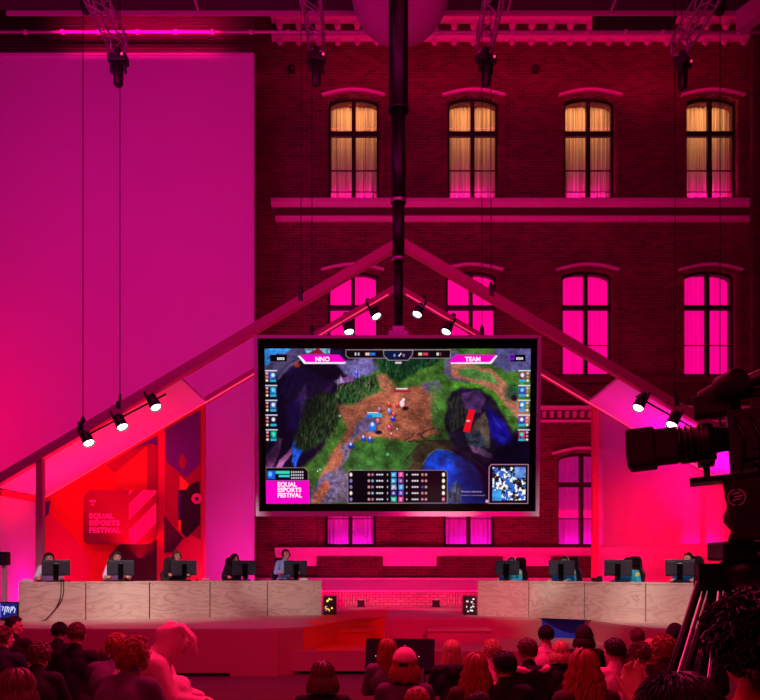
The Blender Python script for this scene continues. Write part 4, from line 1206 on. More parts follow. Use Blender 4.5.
def hair_curly(key, n=420, seed=1, out=.045, rr=.012, front=62):
    g = G(); hair_cap(g, .012, 112, front, lump=.01, seed=seed); rs_ = random.Random(seed)
    for th, ph in scalp(n, seed, 112, front):
        p = sp(th, ph, 1.05); nrm = (p - Vector((0, -.008, .022))).normalized(); a = nrm.orthogonal().normalized(); b = nrm.cross(a)
        w0 = rs_.uniform(0, 6); l = out * rs_.uniform(.5, 1.3); pts = []
        for j in range(8):
            f = j / 7; an = w0 + f * 9
            pts.append(p + nrm * l * f + (a * math.cos(an) + b * math.sin(an)) * rr * (.6 + .6 * f) + Vector((0, 0, -.02 * f * f)))
        g.tube(pts, [.0042] * 7 + [.002], 4, caps=False)
    HAIR[key] = g.mesh('hair', M['hair_dark'])
hair_short('short', 300, .032, 3); hair_short('crop', 260, .018, 4, .15, 54); hair_short('tousled', 340, .05, 5, .9)
hair_long('long', .30, 200, 6, .004, .01); hair_long('wavy', .34, 230, 7, .018, .05); hair_long('bob', .13, 180, 8, .004, .03); hair_long('tail', .30, 170, 9, .004, 0, True)
hair_curly('curls', 420, 10, .035); hair_curly('bigcurls', 1500, 11, .06, .014, 66)
hair_short('smooth', 2600, .045, 21, .03, 60, .0026)
def hair_bun():
    g = G(); hair_cap(g, .008, 108, 58, seed=12); g.ell((0, -.085, .115), (.045, .04, .045), 14, 10)
    rs_ = random.Random(4)
    for k in range(24):
        a = 2*PI*k/24; g.tube([sp(.9, a, 1.08), sp(.5, a - .2, 1.1) + Vector((0, -.02, .0)), Vector((0, -.08, .125))], [.008, .008, .006], 4, caps=False)
    HAIR['bun'] = g.mesh('hair', M['hair_dark'])
hair_bun()
# headgear meshes (head frame)
g = G(); hair_cap(g, .030, 84, 74, lump=0)
g.prism([(.09*math.cos(a), .07 + .11*math.sin(a)) for a in [PI*k/12 for k in range(13)]], 'z', .040, .048)
g.ell((0, -.008, .158), .011, 8, 6)
g.ell((0, -.095, .02), (.048, .042, .036), 16, 10, 1)
g.tube([(.06*math.cos(a), -.122 + .03*abs(math.cos(a)), -.005 + .0*a) for a in [PI*k/10 for k in range(11)]], .011, 8)
CAPM = g.mesh('cap', [M['c_pink'], M['black']])
g = G(); hair_cap(g, .03, 92, 74, lump=.002)
g.tube([(.102*math.cos(a), -.008 + .122*math.sin(a), .03 - .012*math.sin(a) * -1) for a in [2*PI*k/24 for k in range(25)]], .014, 8)
BEANIE = g.mesh('beanie', M['c_black'])
g = G()
g.tube([(.098*math.cos(a), -.01, .02 + .118*math.sin(a)) for a in [PI*k/16 for k in range(17)]], .011, 8)
for s in (-1, 1): g.tube([(s*.078, -.005, -.005), (s*.108, -.005, -.005)], [.042, .036], 16)
HEADSET = g.mesh('headset', M['black'])
g = G()
for s in (-1, 1):
    g.ell((s*.035, .075, .085), (.028, .008, .018), 12, 6); g.tube([(s*.06, .07, .085), (s*.085, .0, .07)], .003, 6)
g.tube([(-.012, .083, .088), (.012, .083, .088)], .003, 6)
SUNG = g.mesh('sunglasses', M['black_gloss'])
EYE = G().ell((0, 0, 0), .0115, 10, 8).mesh('eye', M['eye'])
LIP = G().ell((0, 0, 0), (.022, .006, .0075), 10, 6).mesh('mouth', M['lip'])

pose('up', 6, 'lap'); pose('fwd', 24, 'lap'); pose('hunch', 38, 'chin', 0, 8); pose('left', 10, 'lap', 28); pose('right', 10, 'lap', -38); pose('profile', 8, 'lap', -80)
pose('back', -2, 'lap', hood=True); pose('hooded', 12, 'lap', 10, hood=True); pose('down', 30, 'lap', -14, -22)
pose('play', 12, 'desk', 0, -6); pose('play_left', 14, 'desk', 18, -6, hood=True); pose('play_right', 10, 'desk', -22, -6)
pose('suit', 38, 'lap', 0, -12, suit=True, knee_up=.16); pose('operator', 6, 'raise', 6, stand=True); pose('standing', 4, 'down', -6, stand=True)

def recolor(o, m):
    o.material_slots[0].link = 'OBJECT'; o.material_slots[0].material = m
def person(label, key, hair, hcol, top, legs='c_jeans', rz=0, scale=1.0, extras=(), face=False, group=None):
    ps = POSES[key]
    r = obj('person', ps['body']); tag(r, label, 'person', group)
    r.rotation_euler = (0, 0, rz); r.scale = (scale,) * 3
    j = obj('jacket', ps['jacket'], r); recolor(j, M[top])
    if key != 'suit':
        t_ = obj('trousers', ps['trousers'], r); recolor(t_, M[legs])
    obj('shoes', ps['shoes'], r)
    def on_head(name, me, m=None, loc=(0, 0, 0)):
        E = Euler(ps['q']).to_matrix()
        o = obj(name, me, r, ps['hc'] + E @ Vector(loc), ps['q'])
        if m: recolor(o, m)
        return o
    if hair: on_head('hair', HAIR[hair], M[hcol])
    if face:
        for s in (-1, 1): on_head('eye', EYE, None, (s * .031, .078, .016))
        on_head('mouth', LIP, None, (0, .094, -.052))
    for e in extras:
        if e == 'cap': on_head('cap', CAPM, M['c_pink'])
        if e == 'beanie': on_head('beanie', BEANIE)
        if e == 'headset': on_head('headset', HEADSET)
        if e == 'headset_white': on_head('headset', HEADSET, M['c_white'])
        if e == 'sunglasses': on_head('sunglasses', SUNG)
    return r
def head_at(r, key, p):
    """move the person so the head centre stands over p (x, y), keep the feet height"""
    hc = POSES[key]['hc']; a = r.rotation_euler.z; s = r.scale[0]
    r.location.x = p[0] - s * (hc.x * math.cos(a) - hc.y * math.sin(a))
    r.location.y = p[1] - s * (hc.x * math.sin(a) + hc.y * math.cos(a))

# ---- the seated audience: (head px, head top py, Y, pose, hair, hair colour, top, facing, label, extras, face)
AUD = [
 (15, 616, 9.2, 'profile', 'crop', 'hair_dark', 'c_black', 0, 'man in dark top turned to the right below the left end of the desks', (), True),
 (4, 626, 7.7, 'right', 'short', 'hair_brown', 'c_navy', 0, 'person cut by the left edge of the frame, short reddish hair, dark jacket', (), True),
 (59.5, 622, 9.2, 'up', 'short', 'hair_black', 'c_black', 0, 'dark haired person in black in the far row, left of the broad black jacket', (), False),
 (77, 622, 7.7, 'up', 'crop', 'hair_brown', 'c_black', 0, 'short haired man in broad black jacket sitting upright in front of the left desks', (), False),
 (40, 641, 6.5, 'fwd', 'short', 'hair_brown', 'c_black', 0, 'person with reddish cropped neck in black top at the lower left', (), False),
 (17, 668, 4.5, 'right', 'bob', 'hair_brown', 'c_black', 0, 'person with brown bobbed hair at the bottom left corner', (), True),
 (117, 633, 7.1, 'hunch', 'short', 'hair_red', 'c_purple', .15, 'red blond person in purple jacket leaning forward behind the pink onesie', (), False),
 (136, 637, 5.6, 'down', 'curls', 'hair_red', 'c_purple', -.3, 'curly haired person in dark purple jacket with sunglasses on the head', ('sunglasses',), False),
 (323, 660, 5.6, 'up', 'bob', 'hair_brown', 'c_black', 0, 'person with long dark red hair sitting alone below the orange steps', (), False),
 (387.5, 638, 7.5, 'up', 'long', 'hair_red', 'c_grey', 0, 'girl with straight long hair in front of the black floor monitor', (), False),
 (405, 649, 5.9, 'up', 'bob', 'hair_red', 'c_purple', -.1, 'person in pink baseball cap with reddish hair showing below it', ('cap',), False),
 (417, 687, 5.0, 'fwd', 'short', 'hair_red', 'c_maroon', 0, 'top of a reddish head right below the pink cap', (), False),
 (452, 640, 7.5, 'hooded', 'long', 'hair_blond', 'c_black', 0, 'blond straight haired person in black hooded jacket right of the black monitor', (), False),
 (476, 653, 5.9, 'up', 'wavy', 'hair_red', 'c_maroon', 0, 'person with wide wavy red hair left of the dark haired boy', (), False),
 (491, 640, 7.9, 'left', 'curls', 'hair_blond', 'c_pink', 0, 'light curly head just behind the dark haired boy', (), False),
 (504, 651, 5.9, 'left', 'short', 'hair_black', 'c_black', 0, 'boy with thick black hair and bare neck in black top, centre of the crowd', (), False),
 (479, 692, 4.6, 'up', 'short', 'hair_black', 'c_black', 0, 'top of a black haired head at the bottom edge, below the wavy red hair', (), False),
 (527, 638, 7.0, 'hooded', 'short', 'hair_brown', 'c_black', .2, 'brown haired person in black hoodie with magenta lining', ('lining',), False),
 (546, 625, 8.6, 'up', 'short', 'hair_black', 'c_pink', 0, 'black haired person in pale top in front of the blue stage front', (), False),
 (561, 641, 7.9, 'right', 'bob', 'hair_blond', 'c_black', 0, 'blond bobbed head left of the person in the round hat', (), False),
 (584, 626, 8.6, 'up', 'bob', 'hair_dark', 'c_black', 0, 'person wearing a round dark hat in front of the pale stage edge', ('beanie',), False),
 (584, 649, 5.2, 'up', 'wavy', 'hair_red', 'c_maroon', .1, 'person with very long wavy red hair hanging over the back, right of centre', (), False),
 (614, 638, 6.8, 'left', 'short', 'hair_dark', 'c_pink', 0, 'person with dark hair in light pink top right of the wavy red hair', (), False),
 (637, 628, 9.0, 'up', 'short', 'hair_brown', 'c_maroon', 0, 'small brown haired head in the far row, third from the tripod', (), False),
 (640, 642, 6.9, 'up', 'tousled', 'hair_brown', 'c_pink', 0, 'person with brown hair in pale pink shirt crossed by a dark bag strap', ('strap',), False),
 (651, 640, 8.3, 'up', 'bob', 'hair_blond', 'c_red', 0, 'pink lit blond head peeping out right of the strap wearer', (), False),
 (664, 635, 6.9, 'right', 'tousled', 'hair_red', 'c_maroon', 0, 'tousled red haired person left of the tripod leg', (), False),
 (675, 624, 8.8, 'up', 'short', 'hair_black', 'c_black', 0, 'dark haired person in cap right behind the tousled red hair', ('beanie',), False),
 (701, 630, 7.2, 'left', 'short', 'hair_dark', 'c_black', 0, 'dark haired person seen between tripod leg and curly head', (), False),
 (108, 652, 7.9, 'fwd', 'tail', 'hair_brown', 'c_maroon', 0, 'person mostly hidden behind the broad black jacket', (), False),
]
BASE = .2
for (px, top, Y, key, hr, hc_, tp, rz, lab, ex, fc) in AUD:
    ztop = ZC - (top - HOR) * Y / F
    pt = POSES[key]['hc'].z + .135
    s = (ztop - BASE) / pt; zoff = 0
    if s < .92: zoff = 0; s = max(s, .8)
    if s > 1.05: zoff = (s - 1.05) * pt; s = 1.05
    r = person(lab, key, hr, hc_, tp, 'c_jeans', rz, s, ex, fc, 'seated audience')
    r.location.z = BASE + zoff
    head_at(r, key, ((px - 380) * Y / F, Y))
    if 'lining' in ex:
        g = G(); n_ = POSES[key]['neck']; pts = [n_ + Vector((.17 * math.cos(a), -.03 + .10 * math.sin(a), -.02 + .03 * abs(math.cos(a)))) for a in [R(180 + 12 * k) for k in range(16)]]
        g.tube(pts, .032, 8); g.build('hood_lining', M['c_pink'], r)
    if 'strap' in ex:
        g = G(); n_ = POSES[key]['neck']; pts = [n_ + Vector((.14, .02, -.0)), n_ + Vector((.10, -.12, -.03)), n_ + Vector((.0, -.165, -.16)), n_ + Vector((-.1, -.17, -.30)), n_ + Vector((-.17, -.1, -.42))]
        g.tube(pts, .016, 6); g.build('bag_strap', M['black'], r)
# bench rows under them (one built-in tribune with the hall)
g = G()
for (y0, y1, x0, x1) in ((8.25, 9.05, -4.6, 4.5), (7.05, 7.7, -3.8, 3.6), (6.1, 6.62, -3.2, 2.8), (5.0, 5.55, -2.6, 1.7), (4.05, 4.5, -2.4, .8)):
    g.box(x0, x1, y0, y1, .2, .63)
struct(g.build('bench_floor', M['c_maroon'], bevel=.02))

# pink onesie with floppy ears
key = 'suit'; Y = 6.3
r = person('person in bright pink hooded onesie with long floppy ears, sitting sideways with knees up', key, None, None, 'c_onesie', rz=-R(78), scale=1.0, face=True)
zc = ZC - (642 - HOR) * Y / F
r.location.z = zc - POSES[key]['hc'].z; head_at(r, key, ((174 - 380) * Y / F, Y))
hx, hy, hz_ = r.location
g = G(); g.box(-.28, .28, -.22, .22, 0, hz_ + .53 - .1 - .2)
g.box(-.3, .3, -.24, .24, hz_ + .33 - .1, hz_ + .33 - .04)
o = g.build('square_stool', M['c_maroon'], bevel=.02); o.location = (hx - .02, hy, .2)
tag(o, 'square upholstered stool under the person in the pink onesie', 'stool')
g = G(); g.box(-.16, .16, -.2, .2, 0, max(.05, hz_ - .2 + .14))
o = g.build('foot_rest', M['c_maroon'], bevel=.02); o.location = (hx + .46, hy + .1, .2)
tag(o, 'low block under the feet of the person in the pink onesie', 'footrest')

# standing camera operator and the head at the bottom edge
r = person('camera operator with a big mop of dark curly hair standing behind the tripod camera', 'operator', 'bigcurls', 'hair_black', 'c_red', 'c_black', R(4), 1.0)
s = (ZC - (607 - HOR) * 2.2 / F - BASE) / (POSES['operator']['hc'].z + .12); r.scale = (s,) * 3; r.location.z = BASE
head_at(r, 'operator', ((753 - 380) * 2.2 / F, 2.2))
r = person('person at the bottom edge below the tripod, only smooth dark hair showing', 'standing', 'smooth', 'hair_black', 'c_black', 'c_black', 0, 1.0)
Yb = 1.65; s = (ZC - (669 - HOR) * Yb / F - BASE) / (POSES['standing']['hc'].z + .142); r.scale = (s,) * 3; r.location.z = BASE
head_at(r, 'standing', ((679 - 380) * Yb / F, Yb))

# ================================================================ desks, players and their gear
def line_pt(A, B, d, px):
    """point where the ray of pixel px meets the row line A-B pushed d metres to the back"""
    A, B = Vector(A), Vector(B); u = (B - A).normalized(); n = Vector((-u.y, u.x))
    if n.y < 0: n = -n
    A2 = A + n * d; k = (px - 380) / F
    t = (k * A2.y - A2.x) / (u.x - k * u.y)
    return A2 + u * t
ROWL = ((-7.51, 16.6), (-1.38, 19.0)); ROWR = ((2.28, 18.75), (5.43, 16.35))
def make_desk(Lm, rz, p, label):
    r = thing('plywood_desk', label, 'desk', (p.x, p.y, ZS), rz, 'plywood player desks')
    g = G(); g.box(.012, Lm - .012, 0, .02, .0, .78); g.build('front_panel', M['ply'], r)
    g = G(); g.box(.004, Lm - .004, -.01, .72, .78, .81); g.build('desktop', M['ply'], r)
    for x in (.012, Lm - .032):
        g = G(); g.box(x, x + .02, .02, .68, 0, .78); g.build('side_panel', M['ply'], r)
    return r
def make_chair_mesh():
    r = bpy.data.objects.new('gaming_chair', None); COL.objects.link(r)
    g = G(); g.prism([(-.22, 0), (.22, 0), (.27, .25), (.29, .5), (.2, .62), (.17, .84), (.12, .9), (-.12, .9), (-.17, .84), (-.2, .62), (-.29, .5), (-.27, .25)], 'y', -.05, .05)
    o = g.build('backrest', M['black_gloss'] if False else M['black'], r, bevel=.03); o.location = (0, -.26, .52); o.rotation_euler = (R(10), 0, 0)
    g = G(); g.box(-.13, .13, .04, .1, .66, .8); g.build('headrest_pillow', M['black_matte'], o, bevel=.02)
    g = G(); g.box(-.27, .27, -.25, .28, .44, .53); g.build('seat', M['black'], r, bevel=.03)
    for s in (-1, 1):
        g = G(); g.box(s*.31 - .03, s*.31 + .03, -.12, .18, .7, .73); g.box(s*.31 - .015, s*.31 + .015, -.02, .04, .46, .7); g.build('armrest', M['black'], r, bevel=.006)
    g = G(); g.tube([(0, 0, .1), (0, 0, .44)], .03, 12); g.build('gas_lift', M['darkmetal'], r)
    for k in range(5):
        a = 2*PI*k/5
        g = G(); g.bar((0, 0, .11), (.3*math.cos(a), .3*math.sin(a), .08), .05, .035); lg = g.build('leg', M['black'], r)
        g = G(); g.tube([(.3*math.cos(a) - .02, .3*math.sin(a), .03), (.3*math.cos(a) + .02, .3*math.sin(a), .03)], .03, 12); g.build('caster', M['black'], lg)
    return r
def make_monitor():
    r = bpy.data.objects.new('computer_monitor', None); COL.objects.link(r)
    g = G(); w_, h_ = .285, .17
    g.prism([(-w_, -h_), (w_, -h_), (w_, h_), (-w_, h_)], 'y', .0, .02)
    g.prism([(-w_ + .02, -h_ + .02), (-.07, -h_ + .05), (-.07, h_ - .04), (-w_ + .02, h_ - .02)], 'y', -.02, 0)
    g.prism([(w_ - .02, -h_ + .02), (.07, -h_ + .05), (.07, h_ - .04), (w_ - .02, h_ - .02)], 'y', -.02, 0)
    p = g.build('panel', M['mon_back'], r, bevel=.004); p.location = (0, 0, .30)
    g = G(); g.box(-w_ + .008, w_ - .008, .02, .023, -h_ + .012, h_ - .008); g.build('display', M['mon_glass'], p)
    g = G(); g.box(-.02, .02, -.023, -.02, .1, .108); g.build('badge', M['metal'], p)
    g = G(); g.box(-.055, .055, -.07, -.02, .04, .40); g.build('stand', M['black_gloss'], r, bevel=.01)
    g = G()
    for s in (-1, 1): g.bar((0, -.04, .012), (s * .17, .14, .012), .035, .02)
    g.bar((0, -.04, .012), (0, -.12, .012), .05, .02); g.box(-.04, .04, -.07, -.02, 0, .06)
    g.build('foot', M['black'], r)
    return r
def make_keyboard():
    r = bpy.data.objects.new('keyboard', None); COL.objects.link(r)
    g = G(); g.box(-.19, .19, -.06, .06, 0, .02); g.build('keyboard_body', M['black'], r, bevel=.004)
    g = G()
    for i in range(14):
        for j in range(4): g.box(-.18 + i*.026, -.158 + i*.026, -.05 + j*.026, -.03 + j*.026, .02, .028)
    g.build('keycaps', M['mon_back'], r)
    return r
chair0, mon0, kb0 = make_chair_mesh(), make_monitor(), make_keyboard()
g = G(); g.ell((0, 0, .012), (.03, .055, .022), 14, 8); mouse_me = g.mesh('computer_mouse', M['black'])
used = [False]
def inst(proto, loc, rz):
    o = proto if not proto.get('placed') else copy_tree(proto)
    o['placed'] = 1; o.location = loc; o.rotation_euler = (0, 0, rz); return o
LEFT = [ # monitor px, head px, head top py, pose, hair, colour, top, extras, chair px, description
 (56, 49, 552.5, 'play', 'short', 'hair_black', 'c_white', ('headset',), 46, 'in white shirt, first from the left edge'),
 (120.5, 117, 551.5, 'play', 'short', 'hair_dark', 'c_white', ('headset',), 113, 'in white below the crimson sign'),
 (184, 177, 550.5, 'play_left', 'short', 'hair_brown', 'c_black', ('headset',), 170, 'in black hoodie below the bird mural'),
 (244.5, 234.5, 553.5, 'play_left', 'bob', 'hair_black', 'c_black', (), 232, 'with shoulder length black hair and jacket'),
 (295.5, 286, 549, 'play_left', 'crop', 'hair_dark', 'c_blue', ('headset',), 281, 'in light blue shirt, inner left end')]
RIGHT = [
 (507, 511.5, 557, 'play', 'short', 'hair_brown', 'c_teal', ('headset_white',), 519, 'in teal with white headset, inner right end'),
 (561.5, 564.5, 556, 'play', 'short', 'hair_black', 'c_teal', ('headset_white',), 573, 'in white headset, second in right row'),
 (618, 628, 557.5, 'play_right', 'short', 'hair_black', 'c_teal', (), 635, 'in teal and yellow, third in right row'),
 (680, 688, 552.5, 'play_right', 'crop', 'hair_black', 'c_teal', ('headset',), 697, 'in teal and yellow, left of the tripod'),
 (742, 752, 553, 'play', 'short', 'hair_black', 'c_teal', ('headset',), 760, 'seen through tripod at right edge')]
places = (('first desk from the left edge', 'second desk from the left, under the crimson sign', 'third desk from the left, under the bird mural', 'fourth desk from the left, before the magenta cloth', 'inner end desk of the left row beside the lit computer'),
          ('inner end desk of the right row beside the lit computer', 'second desk of the right row, coarse grained', 'third desk of the right row', 'fourth desk of the right row behind the tripod leg', 'last desk of the right row at the right edge'))
for side, (row, who, Lm) in enumerate(((ROWL, LEFT, None), (ROWR, RIGHT, 1.32))):
    A, B = Vector(row[0]), Vector(row[1]); u = (B - A).normalized(); ang = math.atan2(u.y, u.x)
    if Lm is None: Lm = (B - A).length / 5
    rot_player = ang + PI
    for k in range(5):
        p = A + u * (Lm * k)
        make_desk(Lm, ang, p, 'pale plywood desk, ' + places[side][k])
    for (mpx, hpx, top, key, hr, hcol, tp, ex, cpx, desc) in who:
        q = line_pt(A, B, .34, mpx)
        m_ = inst(mon0, (q.x, q.y, ZS + .81), ang + (0 if side == 0 else .25))
        tag(m_, 'dark computer monitor of the player ' + desc, 'monitor', 'player monitors')
        q2 = line_pt(A, B, .56, mpx - (2 if side == 0 else -2))
        kb = inst(kb0, (q2.x, q2.y, ZS + .81), ang); tag(kb, 'black keyboard of the player ' + desc, 'keyboard', 'player keyboards')
        q3 = line_pt(A, B, .56, mpx + (13 if side == 0 else 16))
        mo = obj('computer_mouse', mouse_me, None, (q3.x, q3.y, ZS + .81), (0, 0, ang)); tag(mo, 'black computer mouse of the player ' + desc, 'mouse', 'player mice')
        s = 1.02
        ps = POSES[key]; hY = line_pt(A, B, .72, hpx)
        r = person('player ' + desc, key, hr, hcol, tp, 'c_black', rot_player, s, ex, True, 'players at the desks')
        ztop = ZC - (top - HOR) * hY.y / F
        zo = ztop - (ps['hc'].z + .14) * s - ZS
        r.location.z = ZS + max(0, min(.25, zo)); head_at(r, key, hY)
        if tp == 'c_teal':
            n_ = ps['neck']
            for sg in (-1, 1):
                g = G(); g.ell(n_ + Vector((sg * .20, .03, -.10)), (.055, .075, .08), 12, 8); g.build('sleeve_panel', M['c_yellow'], r)
        ch = inst(chair0, (r.location.x, r.location.y, r.location.z), rot_player)
        tag(ch, 'black high-backed gaming chair of the player ' + desc, 'chair', 'gaming chairs')
        off = line_pt(A, B, 1.12, cpx + (2 if side == 0 else -5)); ch.location = (off.x, off.y, ZS); ch.scale = (.84, .84, .97)
# grey shelf of each chair stands on the deck; cable hanging down the first desk
A, B = Vector(ROWL[0]), Vector(ROWL[1])
def on_front(px, py): 
    q = line_pt(A, B, -.03, px); return (q.x, q.y, ZC - (py - HOR) * q.y / F)
g = G()
for k, pts in enumerate((((61, 579.5), (61.2, 583), (60.5, 596), (57, 606), (50, 615), (42, 621), (23, 623)), ((63.5, 579.5), (63.6, 583), (63.5, 592), (61, 601), (57, 607), (52, 613)))):
    P3 = [Vector(on_front(*p)) for p in pts]
    g.tube(catmull(P3, 4), .009, 6)
tag(g.build('power_cable', M['frame_dark']), 'brown cables hanging down the front of the leftmost plywood desk', 'cable')
# papers and a cup on the desks
for (row, px, lab, kind) in ((ROWL, 27, 'small white folded paper on the outer end of the left desks', 'p'), (ROWL, 206, 'small pink drinks can lying on the third left desk', 'c'), (ROWL, 304, 'white mouse pad roll near the inner end of the left desks', 'p'), (ROWR, 597, 'small dark cloth bundle between second and third right monitors', 'b')):
    q = line_pt(row[0], row[1], .3, px); g = G()
    if kind == 'p': g.prism([(-.12, 0), (.12, 0), (.09, .05), (-.03, .07), (-.1, .03)], 'y', -.05, .06); o = g.build('folded_paper', M['white'], bevel=.01)
    elif kind == 'c': g.tube([(-.08, 0, .033), (.08, 0, .033)], .033, 14); g.tube([(-.085, 0, .033), (-.08, 0, .033)], .027, 14); o = g.build('drinks_can', M['c_pink'])
    else: g.ell((0, 0, .04), (.13, .09, .05), 14, 8); g.ell((.05, 0, .08), (.07, .06, .05), 12, 8); g.ell((-.06, 0, .06), (.07, .06, .04), 12, 8); o = g.build('cloth_bundle', M['c_black'])
    o.location = (q.x, q.y, ZS + .81); tag(o, lab, {'p': 'paper', 'c': 'can', 'b': 'cloth'}[kind])

# computers with lit side windows at the inner desk ends, small floor lamps
for (px, Y, lab, tint) in ((329.5, 18.8, 'black computer tower with lit window at the inner end of the left desks', (230, 215, 120)), (470.5, 18.8, 'black computer tower with white lights at the inner end of the right desks', (230, 225, 235))):
    r = thing('computer_tower', lab, 'computer', ((px - 380) * Y / F, Y, ZS), 0, 'lit computers on the stage')
    g = G(); g.box(-.15, .15, 0, .42, .02, .44)
    for x in (-.12, .12):
        for y in (.04, .38): g.box(x - .02, x + .02, y - .02, y + .02, 0, .02)
    g.build('case', M['black'], r, bevel=.01)
    g = G(); rr_ = random.Random(int(px))
    for k in range(14):
        x, z = rr_.uniform(-.11, .07), rr_.uniform(.07, .37); g.box(x, x + rr_.uniform(.02, .05), -.006, .0, z, z + rr_.uniform(.012, .05))
    g.build('lit_components', mat('computer_light', tint, .4, emis=tint, es=.8), r)
    g = G(); g.box(-.135, .135, -.014, -.008, .04, .42); g.build('glass_panel', M['glass'], r)
for (px, lab) in ((361, 'small black floor lamp left of the middle at the foot of the brick base'), (436, 'small black floor lamp right of the middle at the foot of the brick base')):
    r = thing('floor_uplight', lab, 'lamp', (fx(px, 22.6), 22.6, ZS), 0, 'floor lamps by the brick base')
    g = G(); g.box(-.1, .1, -.07, .07, .03, .2); g.box(-.12, .12, -.08, .08, 0, .03); g.build('lamp_housing', M['black_matte'], r, bevel=.01)
    g = G(); g.box(-.07, .07, -.05, .05, .2, .206); g.build('lens', M['lamp_warm'], r)

# black floor monitor on the tier steps
Yw = 13.9
r = thing('floor_monitor', 'large black flat floor monitor leaning before the middle of the stage', 'monitor', ((400 - 380) * Yw / F, Yw, 0))
r.rotation_euler = (0, 0, R(-6))
g = G(); g.box(-.6, .6, -.03, .03, -.29, .29); pn = g.build('panel', M['black_matte'], r, bevel=.01); pn.location = (0, 0, .47); pn.rotation_euler = (R(-22), 0, 0)
g = G(); g.box(-.4, .4, .03, .09, -.2, .2); g.build('rear_housing', M['black'], pn, bevel=.01)
g = G()
for x in (-.42, .33): g.ell((x, -.032, -.03), .008, 8, 6)
g.build('indicator_light', mat('indicator', (255, 160, 170), .4, emis=(255, 170, 180), es=1.5), pn)
for s in (-1, 1):
    g = G(); g.bar((s*.4, .25, 0), (s*.4, .0, .5), .04, .04); g.bar((s*.4, -.25, .02), (s*.4, .3, .02), .04, .04); g.bar((s*.4, -.22, .02), (s*.4, -.1, .25), .04, .04); g.build('stand', M['black'], r)

# left edge: floor display showing blue, loudspeaker on a white stand
Yl = 14.2
r = thing('stage_display', 'small lit display with blue and white picture at the far left of the stage front', 'monitor', ((7 - 380) * Yl / F, Yl, 0))
g = G(); g.box(-.2, .2, -.02, .03, 1.08, 1.38); g.build('display_housing', M['black'], r)
g = G(); g.box(-.185, -.1, -.026, -.02, 1.1, 1.36, 1); g.box(-.095, .185, -.026, -.02, 1.1, 1.36, 0)
g.build('display', [mat('disp_blue', (10, 10, 40), .4, emis=(20, 34, 110), es=1), mat('disp_lilac', (10, 10, 40), .4, emis=(120, 90, 220), es=1)], r)
g = G(); rr_ = random.Random(2)
for k in range(7):
    x = -.07 + .035 * k; g.tube([(x, -.03, 1.15 + rr_.uniform(0, .08)), (x + .02, -.03, 1.24 + rr_.uniform(0, .06)), (x + rr_.uniform(-.02, .03), -.03, 1.3)], .008, 6)
g.build('picture_marks', mat('disp_white', (240, 240, 255), .4, emis=(190, 210, 255), es=1), r)
g = G(); g.tube([(0, 0, .03), (0, 0, 1.1)], .02, 8); g.box(-.18, .18, -.15, .15, 0, .03); g.build('stand', M['black'], r)
Yp = 17.0
r = thing('speaker_stand', 'white pole stand under the black loudspeaker at the left edge', 'stand', ((4.6 - 380) * Yp / F, Yp, ZS))
g = G(); g.box(-.04, .04, -.04, .04, .02, 1.17); g.build('pole', M['white'], r)
g = G(); g.box(-.22, .22, -.2, .2, 0, .03); g.build('base', M['black'], r)
r = thing('loudspeaker', 'small black loudspeaker on the white pole stand at the left edge', 'loudspeaker', ((2 - 380) * Yp / F, Yp, ZS + 1.17))
g = G(); g.box(-.13, .13, -.1, .12, 0, .28); c_ = g.build('cabinet', M['black'], r, bevel=.01)
g = G(); g.box(-.11, .11, -.11, -.1, .02, .26); g.build('grille', M['mon_back'], r)

# ================================================================ trusses with hanging moving heads
def make_truss():
    r = bpy.data.objects.new('lighting_truss', None); COL.objects.link(r)
    g = G(); w_ = .17; L_ = 7.5
    cs = [(-w_, -w_), (w_, -w_), (w_, w_), (-w_, w_)]
    for (x, z) in cs: g.tube([(x, 0, z), (x, -L_, z)], .025, 8)
    g.build('chord', M['alu'], r)
    g = G(); st = .38
    n_ = int(L_ / st)
    for k in range(n_):
        y0, y1 = -k * st, -(k + 1) * st
        for i in range(4):
            a, b = cs[i], cs[(i + 1) % 4]
            if k % 2: a, b = b, a
            g.tube([(a[0], y0, a[1]), (b[0], y1, b[1])], .012, 6, caps=False)
    for i in range(4):
        a, b = cs[i], cs[(i+1) % 4]; g.tube([(a[0], -.02, a[1]), (b[0], -.02, b[1])], .02, 6)
    g.build('lacing', M['alu'], r)
    return r
def make_head():
    r = bpy.data.objects.new('moving_head_light', None); COL.objects.link(r)
    g = G(); g.box(-.2, .2, -.14, .14, -.36, -.2); g.box(-.06, .06, -.06, .06, -.2, -.02); g.build('base', M['black'], r, bevel=.02)
    g = G()
    for s in (-1, 1): g.box(s*.15 - .02, s*.15 + .02, -.05, .05, -.56, -.37)
    g.box(-.17, .17, -.05, .05, -.39, -.36)
    g.build('yoke', M['black'], r)
    g = G(); g.tube([(0, 0, -.38), (0, 0, -.44), (0, 0, -.8), (0, 0, -.84)], [.07, .11, .1, .085], 16); h_ = g.build('lamp_head', M['black'], r)
    g = G(); g.ell((0, 0, -.84), (.08, .08, .02), 16, 6); g.build('lens', M['black_gloss'], h_)
    g = G(); g.ell((.12, -.145, -.24), .03, 10, 6); g.build('indicator_light', M['lamp_warm'], r)
    return r
tr0, mh0 = make_truss(), make_head()
